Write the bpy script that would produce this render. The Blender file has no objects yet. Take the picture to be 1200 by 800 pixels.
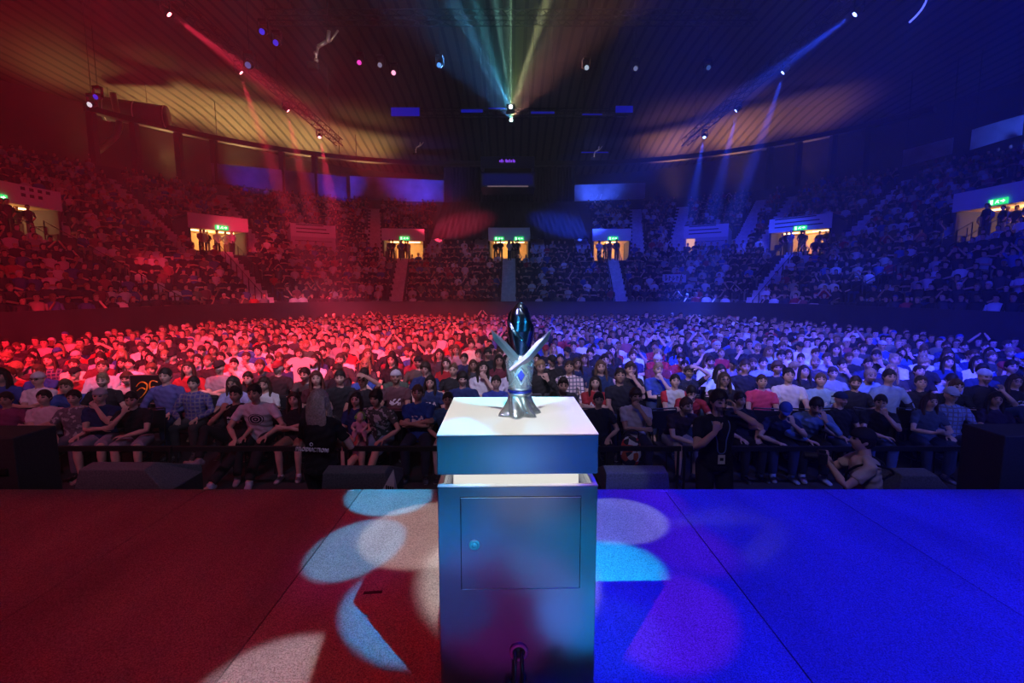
import bpy, bmesh, math, random
import numpy as np
from mathutils import Vector, Matrix, Euler
random.seed(7); rng = np.random.default_rng(7)
R = math.radians; PI = math.pi
SC = bpy.context.scene
COL = SC.collection
# ------------------------------------------------------------------ camera
F = 533.0; PITCH = math.atan(58/F); CAMZ = 2.6; STAGE = 0.96
cam_d = bpy.data.cameras.new('camera'); cam = bpy.data.objects.new('camera', cam_d); COL.objects.link(cam)
cam_d.sensor_width = 36.0; cam_d.lens = 36.0*F/1200; cam_d.clip_start = 0.05; cam_d.clip_end = 300
cam.location = (0, 0, CAMZ); cam.rotation_euler = (PI/2-PITCH, 0, 0)
SC.camera = cam
# ------------------------------------------------------------------ colour management, world
SC.view_settings.view_transform = 'Standard'; SC.view_settings.look = 'None'
SC.view_settings.gamma = 1.0; SC.view_settings.exposure = 0.0; SC.view_settings.use_curve_mapping = False
try:
    SC.cycles.use_denoising = True
    SC.cycles.max_bounces = 4; SC.cycles.diffuse_bounces = 2; SC.cycles.glossy_bounces = 3; SC.cycles.volume_bounces = 0
    SC.cycles.use_light_tree = True; SC.cycles.sample_clamp_indirect = 3.0
    SC.cycles.caustics_reflective = False; SC.cycles.caustics_refractive = False
except Exception: pass
W = bpy.data.worlds.new('world'); SC.world = W; W.use_nodes = True
bg = W.node_tree.nodes['Background']; bg.inputs[0].default_value = (0.02, 0.03, 0.16, 1); bg.inputs[1].default_value = 0.02

def ray(px, py):
    dx = (px-600)/F; dy = -(py-400)/F
    cp, sp = math.cos(PITCH), math.sin(PITCH)
    return np.array([dx, cp+dy*sp, -sp+dy*cp])
def at_y(px, py, Y): d = ray(px, py); t = Y/d[1]; return Vector((d[0]*t, Y, CAMZ+d[2]*t))
def at_z(px, py, z): d = ray(px, py); t = (z-CAMZ)/d[2]; return Vector((d[0]*t, d[1]*t, z))
def project(P):
    cp, sp = math.cos(PITCH), math.sin(PITCH); zz = P[2]-CAMZ
    dep = P[1]*cp-zz*sp; up = P[1]*sp+zz*cp
    return 600+F*P[0]/dep, 400-F*up/dep

# ------------------------------------------------------------------ lights
def masked(ld, cuts=(), rays=None):
    """barn doors and patterns of a stage lamp: factors on the direction of the emitted light, in the lamp's own axes"""
    ld.use_nodes = True; nt = ld.node_tree; nt.nodes.clear()
    out = nt.nodes.new('ShaderNodeOutputLight'); em = nt.nodes.new('ShaderNodeEmission')
    geo = nt.nodes.new('ShaderNodeTexCoord')
    nt.links.new(em.outputs[0], out.inputs[0])
    cur = None
    for (n, a, b) in cuts:      # keep the side where n.dir > a..b
        d = nt.nodes.new('ShaderNodeVectorMath'); d.operation = 'DOT_PRODUCT'; nt.links.new(geo.outputs['Normal'], d.inputs[0]); d.inputs[1].default_value = n
        m = nt.nodes.new('ShaderNodeMapRange'); m.interpolation_type = 'SMOOTHSTEP'
        nt.links.new(d.outputs['Value'], m.inputs['Value']); m.inputs['From Min'].default_value = a; m.inputs['From Max'].default_value = b
        if cur is None: cur = m.outputs[0]
        else:
            k = nt.nodes.new('ShaderNodeMath'); k.operation = 'MULTIPLY'; nt.links.new(cur, k.inputs[0]); nt.links.new(m.outputs[0], k.inputs[1]); cur = k.outputs[0]
    if cur is not None: nt.links.new(cur, em.inputs['Strength'])
    return nt, em, geo
SIGN = 1.0
def spot(name, loc, target, energy, color, size=30, blend=0.3, radius=0.05, cuts=()):
    """cuts: (A, B, keep, soft): world points A, B on the shadow edge, keep = a world point on the lit side"""
    ld = bpy.data.lights.new(name, 'SPOT'); ld.energy = energy; ld.color = color; ld.spot_size = R(size); ld.spot_blend = blend
    ld.shadow_soft_size = radius
    o = bpy.data.objects.new(name, ld); COL.objects.link(o); o.location = loc
    q = (Vector(target)-Vector(loc)).to_track_quat('-Z', 'Y'); o.rotation_mode = 'QUATERNION'; o.rotation_quaternion = q
    if cuts:
        cc = []
        L = Vector(loc); M = q.to_matrix().inverted()
        for (A, B, keep, soft) in cuts:
            n = (Vector(A)-L).normalized().cross((Vector(B)-L).normalized()).normalized()
            if n.dot(Vector(keep)-L) < 0: n = -n
            n = M @ n
            cc.append(((n.x*SIGN, n.y*SIGN, n.z*SIGN), -soft, soft))
        masked(ld, cc)
    return o
def area(name, loc, target, energy, color, sx, sy=None):
    ld = bpy.data.lights.new(name, 'AREA'); ld.energy = energy; ld.color = color; ld.shape = 'RECTANGLE'; ld.size = sx; ld.size_y = sy or sx
    o = bpy.data.objects.new(name, ld); COL.objects.link(o); o.location = loc
    o.rotation_euler = (Vector(target)-Vector(loc)).to_track_quat('-Z', 'Y').to_euler(); return o
RED = (1, .012, .045); BLUE = (.02, .03, 1.0); CYAN = (.02, .55, 1.0); WARM = (1, .62, .22); MAG = (.75, .05, .8)
#LIGHTS
SE_Y = 3.72
pit = ((-20, 3.85, STAGE), (20, 3.85, STAGE), (0, 40, STAGE), .012)      # nothing on the stage itself
# red wash on the left half of the crowd, blue on the right half, hung over the stage
def wash(name, x, y, z, tx, ty, tz, e, c, size, cuts=(), blend=.6, r=.15): return spot(name, (x, y, z), (tx, ty, tz), e, c, size, blend, r, cuts)
def beyond(y, s=.05): return ((-20, y, 1.1), (20, y, 1.1), (0, 40, 1.1), s)          # dark in front of the line y
def below(y, z, s=.03): return ((-20, y, z), (20, y, z), (0, y, z-8), s)
lowf = below(29, 1.9, .02); topf = below(45, 9.5, .07)
wash('red_crowd_wash', -5, 0, 12, -9, 15, 1, 46000, RED, 62, [beyond(8.4, .06), ((-.5, 4, 1), (1.5, 30, 1), (-20, 10, 1), .12), lowf, ((-15.2, 0, 2.2), (-15.2, 30, 2.2), (0, 15, 1), .02)])
wash('red_stand_wash', -6, 2, 12, -26, 26, 6, 5200, RED, 80, [((-16, 0, 1.2), (-16, 30, 1.2), (-30, 20, 8), .12), topf])
wash('blue_crowd_wash', 5, 0, 12, 9, 15, 1, 52000, BLUE, 62, [beyond(8.0, .06), ((-1.5, 4, 1), (-1.5, 30, 1), (20, 10, 1), .12), lowf, ((15.2, 0, 2.2), (15.2, 30, 2.2), (0, 15, 1), .02)])
wash('blue_stand_wash', 6, 2, 12, 26, 27, 6, 11500, BLUE, 80, [((16, 0, 1.2), (16, 30, 1.2), (30, 20, 8), .12), topf])
wash('far_stand_red', -3, 12, 13, -10, 36, 4, 3000, RED, 46, [topf])
wash('far_stand_blue', 4, 12, 13, 11, 36, 5, 11000, BLUE, 46, [topf])
wash('far_stand_cyan', 0, 12, 13, 2, 38, 5, 2500, (.05, .25, .8), 40, [topf])
wash('pale_crowd_wash', 0, -1, 11, 0, 15, 1, 4500, (.7, .6, 1), 80, [beyond(7, .04), lowf])
wash('front_rows_low', 0, -2, 9, 0, 6.9, 1, 520, (.6, .5, 1.0), 100, [pit])
wash('front_rows_red', -7, -1, 8, -6, 7.2, 1, 600, (1, .06, .16), 60, [pit])
wash('front_rows_blue', 7, -1, 8, 7, 7.2, 1, 2000, (.06, .1, 1), 60, [pit])
# stage floor: red left, blue right, cut behind the pedestal
mid = lambda k: ((.0, 1.2, STAGE), (.0, 3.5, STAGE), (k*5, 2, STAGE), .012)
front = ((-9, 1.62, STAGE), (9, 1.62, STAGE), (0, 5, STAGE), .012)
wash('stage_red', -2.0, .6, 7.5, -2.3, 2.2, STAGE, 430, (1, .003, .018), 85, [mid(-1), front, ((-9, 3.2, STAGE), (-1, 3.75, STAGE), (0, 0, STAGE), .035)], .9)
wash('stage_blue', 2.0, .6, 7.5, 2.5, 2.3, STAGE, 3400, (.003, .004, 1), 88, [mid(1), front, ((9, 3.1, STAGE), (1, 3.95, STAGE), (0, 0, STAGE), .035)], .9)
# coloured patches on the carpet
def patch(name, px, py, e, c, size, src, blend=.25, cuts=(), r=.02):
    return spot(name, src, at_z(px, py, STAGE), e, c, size, blend, r, cuts)
g = lambda px, py: at_z(px, py, STAGE)
patch('patch_cyan_back', 455, 580, 3742, CYAN, 4.7, (-4, 6, 8.5))
patch('patch_cyan_left', 418, 641, 4276, CYAN, 3.4, (-3, -3.5, 8.5))
patch('patch_magenta_left', 425, 646, 360, (.9, .02, .5), 5.5, (-3, -3.5, 8.6), .7)
patch('patch_white_left', 503, 622, 1927, (1, .80, .75), 5.8, (2.5, 5, 9))
patch('patch_cyan_low', 478, 715, 4989, (0, .42, 1), 4.2, (3, -2, 8.5), .3, [(g(458, 676), g(502, 777), g(440, 760), .0015)])
patch('patch_white_low', 322, 850, 2380, (.95, .85, .95), 5.0, (1.5, -3, 9), .3, [(g(375, 757), g(355, 812), g(250, 800), .0012)])
patch('patch_white_right', 722, 608, 1368, (.75, .85, 1), 4.6, (4.5, 4, 9))
patch('patch_cyan_right', 710, 668, 4633, (.02, .75, 1), 4.2, (-3.5, 1, 9), .35)
patch('patch_violet_right', 785, 722, 854, (.8, .02, .75), 3.9, (-3, -3, 9), .5)
patch('patch_violet_mid', 800, 637, 505, (.8, .02, .9), 4.2, (4, -2, 9), .7)
patch('patch_violet_edge', 757, 586, 370, (.8, .02, .9), 4.2, (3.5, -1, 9), .7)
patch('patch_teal_side', 706, 740, 135, (.1, .5, .9), 4.5, (3.5, 2, 9), .7)
def mirror_patch(name, px, py, e, c, size, src):      # light on the carpet before the pedestal, which its front mirrors
    d = ray(px, py); t = 1.634/d[1]; P = np.array([d[0]*t, 1.634, CAMZ+d[2]*t]); r_ = np.array([d[0], -d[1], d[2]]); k = (STAGE-P[2])/r_[2]
    Q = P+r_*k; return spot(name, src, (Q[0], Q[1], STAGE), e, c, size, .5, .03)
mirror_patch('fore_cyan_left', 540, 620, 30240, (.01, .3, 1), 5.5, (-2, -3.5, 7.5))
mirror_patch('fore_cyan_left_far', 572, 535, 52598, (.01, .4, 1), 8.5, (-2, -5, 7.5))
mirror_patch('fore_pale', 626, 585, 6300, (.5, .5, .9), 5.5, (1, -3.5, 7.5))
mirror_patch('fore_pale_far', 622, 530, 33915, (.45, .7, 1), 6.5, (1, -5, 7.5))
mirror_patch('fore_cyan_right', 684, 640, 34020, (.01, .4, 1), 6.5, (3, -3, 7.5))
mirror_patch('fore_blue_right_far', 675, 530, 28560, (.01, .15, 1), 10, (3, -5, 7.5))
mirror_patch('fore_magenta', 595, 690, 1836, (.35, .02, .4), 7.5, (0, -3, 7.5))
spot('lip_pale', (2.2, .5, 6), at_y(727, 560, 3.95), 260, (.7, .9, .85), 5.5, .6, .05, [pit])  # spot added to lighten the back of the right wedge speaker
mirror_patch('fore_blue_low_left', 532, 700, 4200, (.01, .25, 1), 3.6, (-2.5, -3, 7.5))
mirror_patch('fore_blue_low_right', 690, 715, 7000, (.01, .3, 1), 3.6, (3, -3, 7.5))
# pedestal and trophy
spot('pedestal_white', (0.3, -1.2, 8.6), (.02, 1.93, 2.1), 2100, (1, .98, .95), 7.2, .25, .05)
spot('trophy_glare', (.1, -2.6, 2.25), (.03, 1.9, 2.27), 1100, (.72, .97, 1), 3.2, .8, .06)  # spot added at camera height to give the cup its white glare
spot('trophy_cyan_left', (-1.9, -1.6, 2.9), (.03, 1.9, 2.34), 300, (.05, .6, 1), 6, .7, .1)
spot('trophy_cyan_right', (2.1, -1.2, 2.8), (.03, 1.9, 2.36), 300, (.02, .5, 1), 4, .7, .1)
spot('cable_magenta', (-.5, -1.9, 1.7), (.02, 1.63, 1.22), 60, (1, .03, .6), 2.6, .8, .05)  # spot added to brighten the grommet on the pedestal front
spot('trophy_violet', (-2.2, .4, 4.6), (-.05, 1.9, 2.40), 200, (.6, .45, 1), 8, .7, .08)
spot('trophy_back', (.8, 5.2, 5.5), (.03, 1.9, 2.42), 400, (.2, .6, 1), 6, .7, .08)  # grazing spot added behind for highlights on the horn ridges
# warm light of the gallery behind the top row
for i, (x, y, z, e) in enumerate(((-33, 36.5, 12.4, 70), (-30, 41, 12.4, 260), (-26, 45, 12.4, 360), (-21, 48, 12.4, 320), (-15.5, 49.5, 12.4, 170), (27.5, 43.5, 12.4, 90), (22.5, 47, 12.4, 220), (17, 49, 12.4, 180))):
    spot('gallery_lamp', (x, y, z), (x*.97, y-.9, 18), e*20, WARM if x < 0 else (1, .42, .2), 86, 1.0, 1.0)
# blue light on the banners
for i, (x, y, z, e) in enumerate(((-9, 44.5, 11.8, 160), (-16, 43.5, 11.8, 110), (-22, 40, 11.8, 60), (8, 45, 11.8, 260), (31, 28, 11.5, 150), (-6, 44.5, 12, 90))):
    spot('banner_uplight', (x, y, z), (x*1.12, y+4.5, 14.5), e*4, (.05, .06, 1) if x < 0 else (.05, .12, 1), 90, .9, .1)
# visible beams from the truss lamps
BEAM = {10: (980, 345, 26), 15: (900, 300, 34), 20: (664, 264, 41), 25: (820, 367, 27.0), 30: (806, 367, 27.4), 35: (787, 366, 27.6)}
for sg in (-1, 1):
    for y in (10, 15, 20, 25, 30, 35):
        px, py, Y = BEAM[y]; P = Vector((sg*14.2, y, 14.05)); A = at_y(600+sg*(px-600), py, Y); d = (A-P).normalized()
        spot('truss_beam', P+d*.35, A, (230000 if sg < 0 else 250000)*(.06 if y < 20 else .75 if y == 20 else 1), (1, .03, .08) if sg < 0 else (.02, .06, 1), 14 if y <= 20 else 10.5, .9, .08)
# pale beams high over the crowd
spot('pale_beam_left', (-6.5, 16, 15), (-11.5, 27, 2), 3500, (.35, .45, 1), 22, .9, .1)
spot('pale_beam_right', (9.5, 15, 15), (11, 24, 2), 3500, (.2, .35, 1), 22, .9, .1)
# laser fans
def laser(P, e, k):
    ld = bpy.data.lights.new('laser_fan', 'SPOT'); ld.energy = e; ld.color = (1, 1, 1); ld.spot_size = R(80); ld.spot_blend = .1; ld.shadow_soft_size = .01
    o = bpy.data.objects.new('laser_fan', ld); COL.objects.link(o); o.location = P+Vector((0, -.05, 0)); o.rotation_euler = (PI/2, 0, PI)
    nt, em, tc = masked(ld); sx = nt.nodes.new('ShaderNodeSeparateXYZ'); nt.links.new(tc.outputs['Normal'], sx.inputs[0])
    def mm(op, a, b, clamp=False):
        n = nt.nodes.new('ShaderNodeMath'); n.operation = op; n.use_clamp = clamp
        for j, v in enumerate((a, b)):
            if isinstance(v, (int, float)): n.inputs[j].default_value = v
            else: nt.links.new(v, n.inputs[j])
        return n.outputs[0]
    u = mm('DIVIDE', sx.outputs[0], sx.outputs[2]); v = mm('DIVIDE', sx.outputs[1], sx.outputs[2])
    flat = mm('SUBTRACT', 1, mm('MULTIPLY', mm('ABSOLUTE', v, 0), 1/.07), True)
    nz = nt.nodes.new('ShaderNodeTexNoise'); nz.noise_dimensions = '1D'; nz.inputs['Scale'].default_value = 26; nz.inputs['Detail'].default_value = 1
    nt.links.new(mm('ADD', u, 3.3*k), nz.inputs['W'])
    raysf = mm('POWER', mm('MULTIPLY', nz.outputs[0], 1.7), 5)
    edge = mm('SUBTRACT', 1, mm('MULTIPLY', mm('ABSOLUTE', u, 0), 1/.5), True)
    nt.links.new(mm('MULTIPLY', mm('MULTIPLY', flat, raysf), mm('POWER', edge, .5)), em.inputs['Strength'])
    cr = nt.nodes.new('ShaderNodeValToRGB'); e_ = cr.color_ramp; e_.elements[0].position = .2; e_.elements[0].color = (.1, .35, 1, 1); e_.elements[1].position = .8; e_.elements[1].color = (.9, .35, .3, 1)
    for p, c in ((.4, (.1, .6, .7, 1)), (.55, (.5, .8, .3, 1))): el = e_.elements.new(p); el.color = c
    nt.links.new(mm('ADD', mm('MULTIPLY', u, 1), .5), cr.inputs[0]); nt.links.new(cr.outputs[0], em.inputs['Color'])
laser(Vector((at_y(598.5, 125, 26).x, 26, at_y(598.5, 125, 26).z)), 190000, 1)
laser(Vector((at_y(599, 140.5, 29.5).x, 29.5, at_y(599, 140.5, 29.5).z)), 190000, 2)
# small lamps that pick out the metal brackets
for (px, py, Y) in ((370, 70, 14), (487, 178, 30), (696, 183, 30)):
    P = at_y(px, py, Y); spot('bracket_lamp', P+Vector((1.5, -3, -2)), P+Vector((.2, 0, .4)), 260, (1, .85, .7), 22, .5, .03)
# thin stage haze in the whole hall
_v = W.node_tree.nodes.new('ShaderNodeVolumeScatter'); _v.inputs['Density'].default_value = .0032; _v.inputs['Anisotropy'].default_value = .0; _v.inputs['Color'].default_value = (.9, .9, .9, 1)
W.node_tree.links.new(_v.outputs[0], W.node_tree.nodes['World Output'].inputs['Volume'])
# ------------------------------------------------------------------ materials
MATS = {}
def mat(name, color, rough=.6, metal=0.0, emit=None, estr=0.0, noise=None, bump=None, spec=.5):
    if name in MATS: return MATS[name]
    m = bpy.data.materials.new(name); m.use_nodes = True; nt = m.node_tree; b = nt.nodes['Principled BSDF']
    b.inputs['Base Color'].default_value = (*color, 1); b.inputs['Roughness'].default_value = rough; b.inputs['Metallic'].default_value = metal
    b.inputs['Specular IOR Level'].default_value = spec
    if emit: b.inputs['Emission Color'].default_value = (*emit, 1); b.inputs['Emission Strength'].default_value = estr
    if noise or bump:
        tc = nt.nodes.new('ShaderNodeTexCoord')
        nz = nt.nodes.new('ShaderNodeTexNoise'); nz.inputs['Scale'].default_value = (noise or bump)[0]; nz.inputs['Detail'].default_value = 4
        nt.links.new(tc.outputs['Object'], nz.inputs['Vector'])
        if noise:
            mr = nt.nodes.new('ShaderNodeMapRange'); mr.inputs['From Min'].default_value = .3; mr.inputs['From Max'].default_value = .7
            mr.inputs['To Min'].default_value = 1-noise[1]; mr.inputs['To Max'].default_value = 1+noise[1]
            nt.links.new(nz.outputs[0], mr.inputs['Value'])
            mx = nt.nodes.new('ShaderNodeVectorMath'); mx.operation = 'SCALE'; mx.inputs[0].default_value = color
            nt.links.new(mr.outputs[0], mx.inputs['Scale']); nt.links.new(mx.outputs[0], b.inputs['Base Color'])
        if bump:
            bp = nt.nodes.new('ShaderNodeBump'); bp.inputs['Strength'].default_value = bump[1]; bp.inputs['Distance'].default_value = .01
            nt.links.new(nz.outputs[0], bp.inputs['Height']); nt.links.new(bp.outputs[0], b.inputs['Normal'])
    MATS[name] = m; return m

# ------------------------------------------------------------------ mesh helpers
def setp(o, label=None, cat=None, group=None, kind=None):
    if label: o['label'] = label
    if cat: o['category'] = cat
    if group: o['group'] = group
    if kind: o['kind'] = kind
    return o
def empty(name, loc=(0, 0, 0), rz=0, **k):
    o = bpy.data.objects.new(name, None); COL.objects.link(o); o.location = loc; o.rotation_euler = (0, 0, rz); o.empty_display_size = .1
    return setp(o, **k)
class MB:
    def __init__(s): s.v = []; s.f = []; s.m = []
    def add(s, v, f, m=0):
        b = len(s.v); s.v += [tuple(x) for x in v]; s.f += [tuple(i+b for i in q) for q in f]; s.m += [m]*len(f); return s
    def box(s, x0, x1, y0, y1, z0, z1, m=0, M=None):
        v = [(x, y, z) for z in (z0, z1) for y in (y0, y1) for x in (x0, x1)]
        if M is not None: v = [M @ Vector(p) for p in v]
        return s.add(v, [(0, 2, 3, 1), (4, 5, 7, 6), (0, 1, 5, 4), (2, 6, 7, 3), (0, 4, 6, 2), (1, 3, 7, 5)], m)
    def bar(s, a, b, r, n=8, m=0, r2=None, cap=True):
        a = Vector(a); b = Vector(b); r2 = r if r2 is None else r2
        q = (b-a).to_track_quat('Z', 'Y'); X = q @ Vector((1, 0, 0)); Y = q @ Vector((0, 1, 0)); v = []
        for p, rr in ((a, r), (b, r2)):
            for i in range(n): t = 2*PI*i/n; v.append(p+X*rr*math.cos(t)+Y*rr*math.sin(t))
        f = [(i, (i+1) % n, n+(i+1) % n, n+i) for i in range(n)]
        if cap: f += [tuple(range(n-1, -1, -1)), tuple(range(n, 2*n))]
        return s.add(v, f, m)
    def lathe(s, prof, n=24, m=0, c=(0, 0, 0), M=None, fn=None):
        v = []
        for j, (r, z) in enumerate(prof):
            for i in range(n):
                t = 2*PI*i/n; rr = r*(fn(t, z) if fn else 1)
                p = Vector((rr*math.cos(t), rr*math.sin(t), z))
                p = (M @ p) if M is not None else p+Vector(c)
                v.append(p)
        f = [(j*n+i, j*n+(i+1) % n, (j+1)*n+(i+1) % n, (j+1)*n+i) for j in range(len(prof)-1) for i in range(n)]
        f += [tuple(range(n-1, -1, -1)), tuple((len(prof)-1)*n+i for i in range(n))]
        return s.add(v, f, m)
    def prism(s, pts, z0, z1, m=0, M=None):
        n = len(pts); v = [(x, y, z0) for x, y in pts]+[(x, y, z1) for x, y in pts]
        if M is not None: v = [M @ Vector(p) for p in v]
        return s.add(v, [tuple(range(n-1, -1, -1)), tuple(range(n, 2*n))]+[(i, (i+1) % n, n+(i+1) % n, n+i) for i in range(n)], m)
    def torus(s, c, R1, r, M=None, n=32, k=10, m=0):
        v = []
        for i in range(n):
            for j in range(k):
                a = 2*PI*i/n; b = 2*PI*j/k; p = Vector(((R1+r*math.cos(b))*math.cos(a), (R1+r*math.cos(b))*math.sin(a), r*math.sin(b)))
                v.append((M @ p if M is not None else p)+Vector(c))
        return s.add(v, [(i*k+j, ((i+1) % n)*k+j, ((i+1) % n)*k+(j+1) % k, i*k+(j+1) % k) for i in range(n) for j in range(k)], m)
    def build(s, name, mats, parent=None, smooth=False, bevel=0, **k):
        me = bpy.data.meshes.new(name); me.from_pydata(s.v, [], s.f)
        for m in (mats if isinstance(mats, (list, tuple)) else [mats]): me.materials.append(m)
        if len(set(s.m)) > 1: me.polygons.foreach_set('material_index', s.m)
        if smooth: me.polygons.foreach_set('use_smooth', [True]*len(me.polygons))
        me.validate(); me.update()
        o = bpy.data.objects.new(name, me); COL.objects.link(o)
        if parent: o.parent = parent
        if bevel:
            b = o.modifiers.new('bevel', 'BEVEL'); b.width = bevel; b.segments = 2; b.limit_method = 'ANGLE'
        return setp(o, **k)
def text(name, body, size, M, m, parent=None, ext=.002, align='CENTER'):
    cu = bpy.data.curves.new(name, 'FONT'); cu.body = body; cu.size = size; cu.align_x = align; cu.align_y = 'CENTER'; cu.extrude = ext
    o = bpy.data.objects.new(name, cu); COL.objects.link(o)
    dg = bpy.context.evaluated_depsgraph_get(); me = bpy.data.meshes.new_from_object(o.evaluated_get(dg))
    bpy.data.objects.remove(o); me.materials.clear(); me.materials.append(m); me.transform(M)
    p = bpy.data.objects.new(name, me); COL.objects.link(p)
    if parent: p.parent = parent
    return p
FRONT = Matrix(((1, 0, 0, 0), (0, 0, -1, 0), (0, 1, 0, 0), (0, 0, 0, 1)))     # text plane x-z facing -y

# ------------------------------------------------------------------ the seating bowl
BA, BD, BR, BY0 = 15.2, 29.3, 9.0, -4.0
L1 = BD-BR-BY0; LA = PI/2*BR; L3 = 2*(BA-BR); UT = 2*L1+2*LA+L3
def bowl(u, s):
    """u metres along the front wall from the near left end, s metres outwards; returns point and outward normal"""
    if u < L1: return Vector((-BA-s, BY0+u, 0)), Vector((-1, 0, 0))
    u -= L1
    if u < LA:
        t = PI-u/BR; n = Vector((math.cos(t), math.sin(t), 0)); return Vector((-BA+BR, BD-BR, 0))+n*(BR+s), n
    u -= LA
    if u < L3: return Vector((-BA+BR+u, BD+s, 0)), Vector((0, 1, 0))
    u -= L3
    if u < LA:
        t = PI/2-u/BR; n = Vector((math.cos(t), math.sin(t), 0)); return Vector((BA-BR, BD-BR, 0))+n*(BR+s), n
    u -= LA
    return Vector((BA+s, BD-BR-u, 0)), Vector((1, 0, 0))
ROW = .82; RISE = .43; Z0 = 1.2; NROW = 23; NLOW = 10
def rowz(k): return Z0+RISE*k
_g = [(u, s) for u in np.arange(0, UT, .25) for s in np.arange(0, 27, .5)]
def find_u(px, py, s, z):
    best = None
    for u in np.arange(0, UT, .1):
        P, n = bowl(u, s); P.z = z; q = project(P)
        d = abs(q[0]-px)
        if P.y > 4 and (best is None or d < best[0]): best = (d, u)
    return best[1]
S_V = NLOW*ROW
vomi = []      # (u centre, half width at s=9, open?)
for px, w, op in ((22, 3.6, 1), (257, 3.4, 1), (368, 3.0, 0), (473, 3.2, 1), (596, 3.2, 1), (716, 2.9, 1), (826, 3.0, 2), (937, 3.6, 1), (1168, 3.8, 1)):
    vomi.append((find_u(px, 290, S_V, 6.3), w, op))
def stretch(u, s):
    uu = u if u < UT/2 else UT-u
    return (BR+s)/BR if L1 <= uu <= L1+LA else 1.0
S_VB = S_V+4*ROW
def in_vomi(u, s, pad=0.0):
    for uc, w, op in vomi:
        if S_V-.01 <= s < S_VB and abs(u-uc)*stretch(uc, S_V+1.5) < w/2+pad: return True
    return False
AISLE_W = 1.15
aisles = []    # (u, s0, s1)
for uc, w, op in vomi:
    if op == 1: aisles.append((uc, 0, S_V))
    if op:
        for sg in (-1, 1): aisles.append((uc+sg*(w/2+.85)/stretch(uc, S_V+1.5), S_V, NROW*ROW))
aisles.append((find_u(368, 300, S_V, 6), 0, S_V)) if False else None
def in_aisle(u, s, pad=0.0):
    for ua, a, b in aisles:
        if a-.01 <= s < b and abs(u-ua)*stretch(ua, s) < AISLE_W/2+pad: return True
    return False
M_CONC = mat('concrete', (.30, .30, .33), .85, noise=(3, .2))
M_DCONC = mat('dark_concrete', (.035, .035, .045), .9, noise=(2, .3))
M_STAIR = mat('painted_stair', (.70, .68, .72), .8, noise=(4, .15))
M_BLACK = mat('black_paint', (.012, .012, .014), .55)
M_DRAPE = mat('black_drape', (.006, .016, .02), .95)
M_STEEL = mat('steel', (.45, .45, .48), .35, 1.0)
M_DARKM = mat('dark_metal', (.05, .05, .055), .4, .8)
M_WHITE = mat('white_panel', (.62, .62, .66), .7, noise=(2, .08))
# stepped tiers
def tiers():
    mb = MB(); us = list(np.arange(0, UT, .5))+[UT]
    for k in range(NROW):
        s0, s1 = k*ROW, (k+1)*ROW; z = rowz(k)
        for i in range(len(us)-1):
            um = (us[i]+us[i+1])/2
            if in_vomi(um, s0+.01, .1): continue
            a, _ = bowl(us[i], s0); b, _ = bowl(us[i+1], s0); c, _ = bowl(us[i+1], s1); d, _ = bowl(us[i], s1)
            zl = z-RISE if k else 0
            mb.add([(*a.xy, z), (*b.xy, z), (*c.xy, z), (*d.xy, z), (*a.xy, zl), (*b.xy, zl)], [(0, 1, 2, 3), (4, 5, 1, 0)])
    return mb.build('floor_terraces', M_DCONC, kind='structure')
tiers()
def ring(name, s0, s1, z0, z1, m, u0=0, u1=UT, step=.5, **k):
    mb = MB(); us = list(np.arange(u0, u1, step))+[u1]; vs = []
    for u in us:
        a, _ = bowl(u, s0); b, _ = bowl(u, s1)
        vs += [(*a.xy, z0), (*b.xy, z0), (*b.xy, z1), (*a.xy, z1)]
    f = []
    for i in range(len(us)-1):
        for j in range(4): f.append((4*i+j, 4*i+(j+1) % 4, 4*i+4+(j+1) % 4, 4*i+4+j))
    f += [(0, 1, 2, 3), (4*len(us)-1, 4*len(us)-2, 4*len(us)-3, 4*len(us)-4)]
    mb.add(vs, f); return mb.build(name, m, **k)
ring('wall_rink', -.12, 0, 0, 2.0, mat('rink_wall', (.02, .02, .024), .6, noise=(1.5, .3)), kind='structure')
ring('trim_rink_kickboard', -.16, -.12, 0, .95, mat('kickboard', (.30, .27, .30), .5), 0, find_u(75, 400, 0, 1.0), kind='structure')
STOP = NROW*ROW
ring('wall_terrace_top', STOP, STOP+.2, rowz(NROW-1), rowz(NROW-1)+1.15, M_BLACK, kind='structure')
ring('floor_gallery', STOP+.2, STOP+7.3, rowz(NROW-1)-.3, rowz(NROW-1), M_DCONC, kind='structure')
def mat_plaster():
    m = mat('gallery_plaster', (.05, .043, .024), .9, noise=(.6, .15)); return m
SG = STOP+7.0
ring('wall_gallery', SG, SG+.3, rowz(NROW-1), 24, mat_plaster(), kind='structure')

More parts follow.
